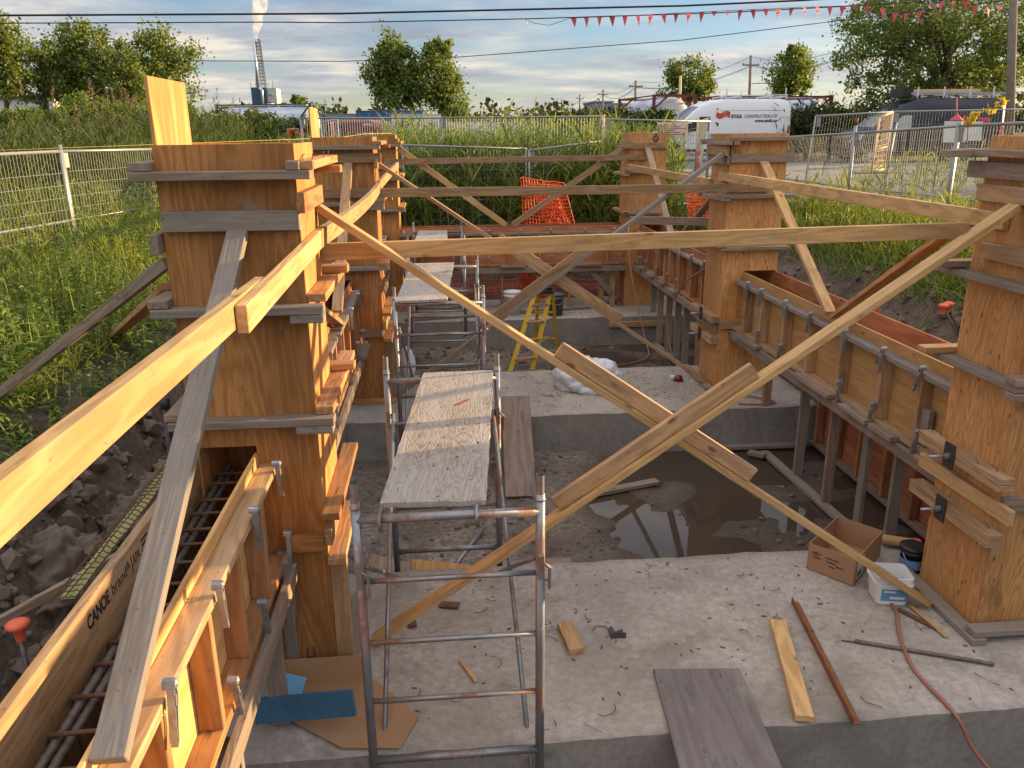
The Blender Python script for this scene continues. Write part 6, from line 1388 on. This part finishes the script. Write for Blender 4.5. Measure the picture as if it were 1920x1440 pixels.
leg = lambda s1, s2, f_: q0.lerp(q1, f_)+V((s1*(wb_*(1-f_)+wt_*f_), s2*(wb_*(1-f_)+wt_*f_), 0))
for s1, s2 in ((-1, -1), (1, -1), (1, 1), (-1, 1)): mb.tube([leg(s1, s2, -.9), leg(s1, s2, 1)], .20, 5)
for k in range(14):
    f0, f1 = k/14, (k+1)/14
    for (a1, a2), (b1_, b2_) in (((-1, -1), (1, -1)), ((1, -1), (1, 1)), ((1, 1), (-1, 1)), ((-1, 1), (-1, -1))):
        mb.tube([leg(a1, a2, f0), leg(b1_, b2_, f1)], .085, 4).tube([leg(b1_, b2_, f0), leg(a1, a2, f1)], .085, 4).tube([leg(a1, a2, f1), leg(b1_, b2_, f1)], .11, 4)
mb.build('lattice', 'lattice', t)
MB().tube([at(485, 165, yP+2), at(476, 82, yP+2)], [1.0, .75], 12).build('chimney_pipe', 'tank', t)
# steam: a real soft volume
m, tt, b = mat('steam_volume'); tt.n.remove(b)
pv = tt.n.new('ShaderNodeVolumePrincipled'); pv.inputs['Color'].default_value = (.98, .96, .95, 1); pv.inputs['Anisotropy'].default_value = .2
tcx = tt.n.new('ShaderNodeTexCoord'); nn = tt.noise(tcx.outputs['Object'], .22, 5, .6)
tt.l.new(tt.math('MULTIPLY', tt.ramp(nn, [(.36, 0), (.60, 1)]), .32), pv.inputs['Density']); tt.l.new(pv.outputs[0], tt.n['Material Output'].inputs['Volume'])
pl_ = [(480, 78, 1.3), (479, 66, 2.4), (480, 54, 3.6), (484, 44, 4.4), (482, 30, 5.4), (487, 16, 6.8), (488, -10, 8), (492, -40, 9)]
mb = MB(); mb.tube([at(u, v, yP+2) for u, v, r_ in pl_], [r_*.62 for _, _, r_ in pl_], 16); mb.build('steam_plume', m, None, label='white steam rising from the chimney', cat='steam', kind='stuff')

# ================================================================== poles, wires, bunting
def cable(name, pts, r_, label, sag=0, m='wire', group='overhead cables'):
    out = []
    for a, b_ in zip(pts, pts[1:]):
        for k in range(12): f_ = k/12; out.append(a.lerp(b_, f_)-V((0, 0, sag*4*f_*(1-f_))))
    out.append(pts[-1]); mb = MB(); mb.tube(out, r_, 5); return mb.build(name, m, None, label=label, cat='cable', group=group)
cable('overhead_cable', [at(-400, 30, 27), at(0, 29, 27), at(640, 25.5, 27), at(1280, 11, 27), at(1500, 1, 27), at(1900, -25, 28)], .030, 'thickest overhead cable running along the top edge of the photo')
cable('overhead_cable', [at(-400, 41, 27.5), at(0, 43.5, 27.5), at(500, 41.5, 27.5), at(640, 42.5, 27.5), at(1000, 35, 27.5), at(1350, 24, 27.5), at(1640, 9, 27.5), at(1890, -8, 28)], .017, 'second overhead cable carrying the pink bunting')
cable('overhead_cable', [at(-400, 108, 29), at(40, 113, 29), at(640, 115, 29), at(860, 107, 29), at(1280, 75, 29), at(1620, 33, 29), at(1890, 0, 28.2)], .013, 'lowest overhead cable passing behind the tree crowns')
def upole(label, u, v0, v1, y, r_, arms=(), m='pole', lamp=None, lean=0):
    a, b_ = at(u, v1, y), at(u+lean, v0, y); a.z = 1.4; t = thing('utility_pole', label, 'utility pole', tuple(a), group='utility poles'); MB().tube([a, b_], [r_, r_*.75], 10).build('pole_shaft', m, t)
    for (v, w_) in arms: c = at(u+lean, v, y); MB().bar(c-V((w_, .0, 0)), c+V((w_, 0, 0)), .12, .10).build('crossarm', 'pole', t); mb = MB(); [mb.tube([c+V((s*w_*.9, 0, .05)), c+V((s*w_*.9, 0, .22))], .05, 6) for s in (-1, 1)]; mb.build('insulators', 'bldgrey', t)
    if lamp: c = at(u+2, lamp, y); MB().tube([c, c+V((1.1, 0, .05)), c+V((1.5, 0, .05))], .04, 6).build('lamp_arm', 'bulb', t); MB().box((1.3, -.12, -.02), (1.9, .12, .08), Matrix.Translation(c)).build('lamp_head', 'bulb', t)
    return t
upole('big grey utility pole at the right edge with its sunlit side', 1888, -60, 330, 28, .17, lean=14)
upole('utility pole with a lamp arm between the trees', 1408, 104, 190, 78, .16, [(122, .8)], lamp=157)
upole('pale bare pole in front of the rounded dark tree', 1276, 142, 190, 64, .13, m='tan')
upole('utility pole beside the left end of the red framed tank', 1192, 151, 215, 90, .16, [(162, .75)])
upole('utility pole above the low grey building', 1131, 168, 200, 120, .16, [(177, .75)])
upole('utility pole third from the right in the receding line', 1087, 177, 205, 150, .16, [(185, .75)])
upole('tiny utility pole second from the left in the receding line', 1053, 186, 210, 190, .18, [(193, .75)])
upole('tiniest utility pole at the left end of the receding line', 1016, 195, 215, 240, .2)
for k, (va, vb, vc, vd, ve) in enumerate(((106, 153, 169, 178, 187), (122, 163, 177, 186, 193.5), (124, 164, 178, 187, 194))):
    cable('line_wire', [at(1630, va-34, 60), at(1409, va, 78), at(1192, vb, 90), at(1131, vc, 120), at(1087, vd, 150), at(1053, ve, 190)], .018, ('top', 'middle', 'bottom')[k]+' thin wire between the receding utility poles', .8, group='wires between the far poles')
# bunting: its cord and every flag
fl = thing('bunting', 'string of pink triangular flags hanging along the cable at the top right', 'bunting', tuple(at(1360, 30, 27.3)))
upper = [(985, 37), (1005, 44), (1030, 47.5), (1070, 34), (1170, 30), (1280, 24), (1400, 18.5), (1500, 14), (1638, 9), (1660, 18), (1690, 27), (1725, 20), (1760, 3), (1800, 1), (1815, 0), (1830, 12), (1860, 17), (1885, 4), (1890, -10)]
P = [at(u, v, 27.3) for u, v in upper]; mb = MB(); mb.tube(P, .008, 5); mb.build('cord', 'wire', fl)
def cordy(u):
    for (a, va), (b_, vb) in zip(upper, upper[1:]):
        if a <= u <= b_: return va+(vb-va)*(u-a)/(b_-a)
    return upper[-1][1]
rr_ = random.Random(3)
for u in [1076+24.0*k for k in range(24)]+[1655, 1679, 1699, 1724, 1748, 1766, 1789, 1812, 1829, 1853, 1875]:
    v = cordy(u); o = at(u, v, 27.3); s = rr_.choice([.26, .29, .31, .31, .33, .14]); wv = rr_.uniform(.08, .11); tw_ = rr_.uniform(-.6, .6); R_ = Matrix.Translation(o) @ Matrix.Rotation(tw_, 4, 'Z')
    mb = MB(); mb.prism([(-wv, 0), (rr_.uniform(-.05, .05), -s), (wv, 0)], .004, R_ @ Matrix.Rotation(PI/2+rr_.uniform(-.3, .3), 4, 'X')); mb.build('flag', 'pink', fl)
mb = MB(); a = at(987, 37, 27.5); mb.tube([a, a+V((.02, 0, -.1)), a+V((-.01, 0, -.22))], .012, 4); mb.build('loose_ribbon', 'signwhite', fl)

# ================================================================== the worker
def worker():
    o = at(540, 250, 31); x0, y0 = o.x, 31; z0 = 1.62
    t = thing('person', 'person in an orange shirt and dark trousers bending down among the shrubs', 'person', (x0, y0, z0))
    J = {'pelvis': (0, 0, .92), 'waist': (.05, -.05, 1.08), 'chest': (.18, -.22, 1.27), 'neck': (.30, -.37, 1.26), 'head': (.37, -.47, 1.19), 'crown': (.43, -.54, 1.12),
         'hipl': (-.10, .03, .88), 'kneel': (-.10, -.10, .48), 'anklel': (-.10, .06, .08), 'toel': (-.10, -.12, .03), 'hipr': (.10, .0, .88), 'kneer': (.14, -.12, .48), 'ankler': (.12, .02, .08), 'toer': (.13, -.16, .03),
         'shl': (.08, -.40, 1.28), 'elbl': (.10, -.48, 1.0), 'wrl': (.18, -.58, .78), 'hal': (.20, -.62, .70), 'shr': (.38, -.22, 1.26), 'elbr': (.44, -.34, .98), 'wrr': (.42, -.52, .80), 'har': (.42, -.58, .73)}
    rad = {'pelvis': .15, 'waist': .14, 'chest': .16, 'neck': .06, 'head': .095, 'crown': .085, 'hipl': .10, 'hipr': .10, 'kneel': .065, 'kneer': .065, 'anklel': .042, 'ankler': .042, 'toel': .035, 'toer': .035, 'shl': .07, 'shr': .07, 'elbl': .045, 'elbr': .045, 'wrl': .03, 'wrr': .03, 'hal': .035, 'har': .035}
    E = [('pelvis', 'waist'), ('waist', 'chest'), ('chest', 'neck'), ('neck', 'head'), ('head', 'crown'), ('pelvis', 'hipl'), ('hipl', 'kneel'), ('kneel', 'anklel'), ('anklel', 'toel'), ('pelvis', 'hipr'), ('hipr', 'kneer'), ('kneer', 'ankler'), ('ankler', 'toer'), ('chest', 'shl'), ('shl', 'elbl'), ('elbl', 'wrl'), ('wrl', 'hal'), ('chest', 'shr'), ('shr', 'elbr'), ('elbr', 'wrr'), ('wrr', 'har')]
    for s in 'lr':
        h = V(J['ha'+s])
        for k, (dx, L_) in enumerate(((-.028, .06), (-.01, .075), (.01, .08), (.028, .07))):
            a, b_ = 'f%s%d' % (s, k), 'g%s%d' % (s, k); J[a] = tuple(h+V((dx, -.02, -.03))); J[b_] = tuple(h+V((dx, -.03, -.04-L_))); rad[a] = .010; rad[b_] = .008; E += [('ha'+s, a), (a, b_)]
        J['t'+s] = tuple(h+V((.05, -.02, -.02))); rad['t'+s] = .010; E.append(('ha'+s, 't'+s))
    def skin(name, keys, edges, grow, m, root):
        ks = list(keys); me = bpy.data.meshes.new(name); me.from_pydata([V(J[k])+V((x0, y0, z0)) for k in ks], [(ks.index(a), ks.index(b_)) for a, b_ in edges], [])
        o = bpy.data.objects.new(name, me); C.objects.link(o); md = o.modifiers.new('skin', 'SKIN'); o.modifiers.new('sub', 'SUBSURF').levels = 1
        for i, k in enumerate(ks): me.skin_vertices[0].data[i].radius = (rad[k]+grow, rad[k]+grow)
        me.skin_vertices[0].data[ks.index(root)].use_root = True
        dg = bpy.context.evaluated_depsgraph_get(); me2 = bpy.data.meshes.new_from_object(o.evaluated_get(dg)); bpy.data.objects.remove(o)
        me2.materials.clear(); inv = world(t).inverted(); me2.transform(inv); [setattr(f, 'use_smooth', True) for f in me2.polygons]
        return link(name, me2, m, t, world(t))
    skin('body', J.keys(), E, 0, 'skin', 'pelvis')
    tk = ['waist', 'chest', 'shl', 'elbl', 'shr', 'elbr']; skin('shirt', tk, [('waist', 'chest'), ('chest', 'shl'), ('shl', 'elbl'), ('chest', 'shr'), ('shr', 'elbr')], .028, 'orange_cloth', 'waist')
    lk = ['pelvis', 'hipl', 'kneel', 'anklel', 'hipr', 'kneer', 'ankler']; skin('trousers', lk, [('pelvis', 'hipl'), ('hipl', 'kneel'), ('kneel', 'anklel'), ('pelvis', 'hipr'), ('hipr', 'kneer'), ('kneer', 'ankler')], .02, 'denim', 'pelvis')
    bm = bmesh.new(); bmesh.ops.create_icosphere(bm, subdivisions=3, radius=.115); 
    for f in bm.faces: f.smooth = True
    bmesh.ops.delete(bm, geom=[v for v in bm.verts if v.co.y < -.03 and v.co.z < .02], context='VERTS')
    me = bpy.data.meshes.new('hair'); bm.to_mesh(me); bm.free(); link('hair', me, 'bark', t, Matrix.Translation(V(J['head'])+V((x0, y0+.02, z0+.03))))
worker()
t = thing('purple_bag', 'small purple jacket on a stake beside the bright plywood strip', 'jacket', tuple(at(622, 245, 24)))
bm = bmesh.new(); bmesh.ops.create_icosphere(bm, subdivisions=3, radius=1)
for v in bm.verts: v.co = V((v.co.x*.06, v.co.y*.06, v.co.z*.2))*(1+.2*noise.noise(v.co*3))
me = bpy.data.meshes.new('jacket_cloth'); bm.to_mesh(me); bm.free(); link('jacket_cloth', me, 'purple', t, Matrix.Translation(at(622, 242, 24)))
a = at(622, 250, 24); MB().tube([V((a.x, a.y, 1.3)), a], .02, 6).build('stake', 'pole', t)
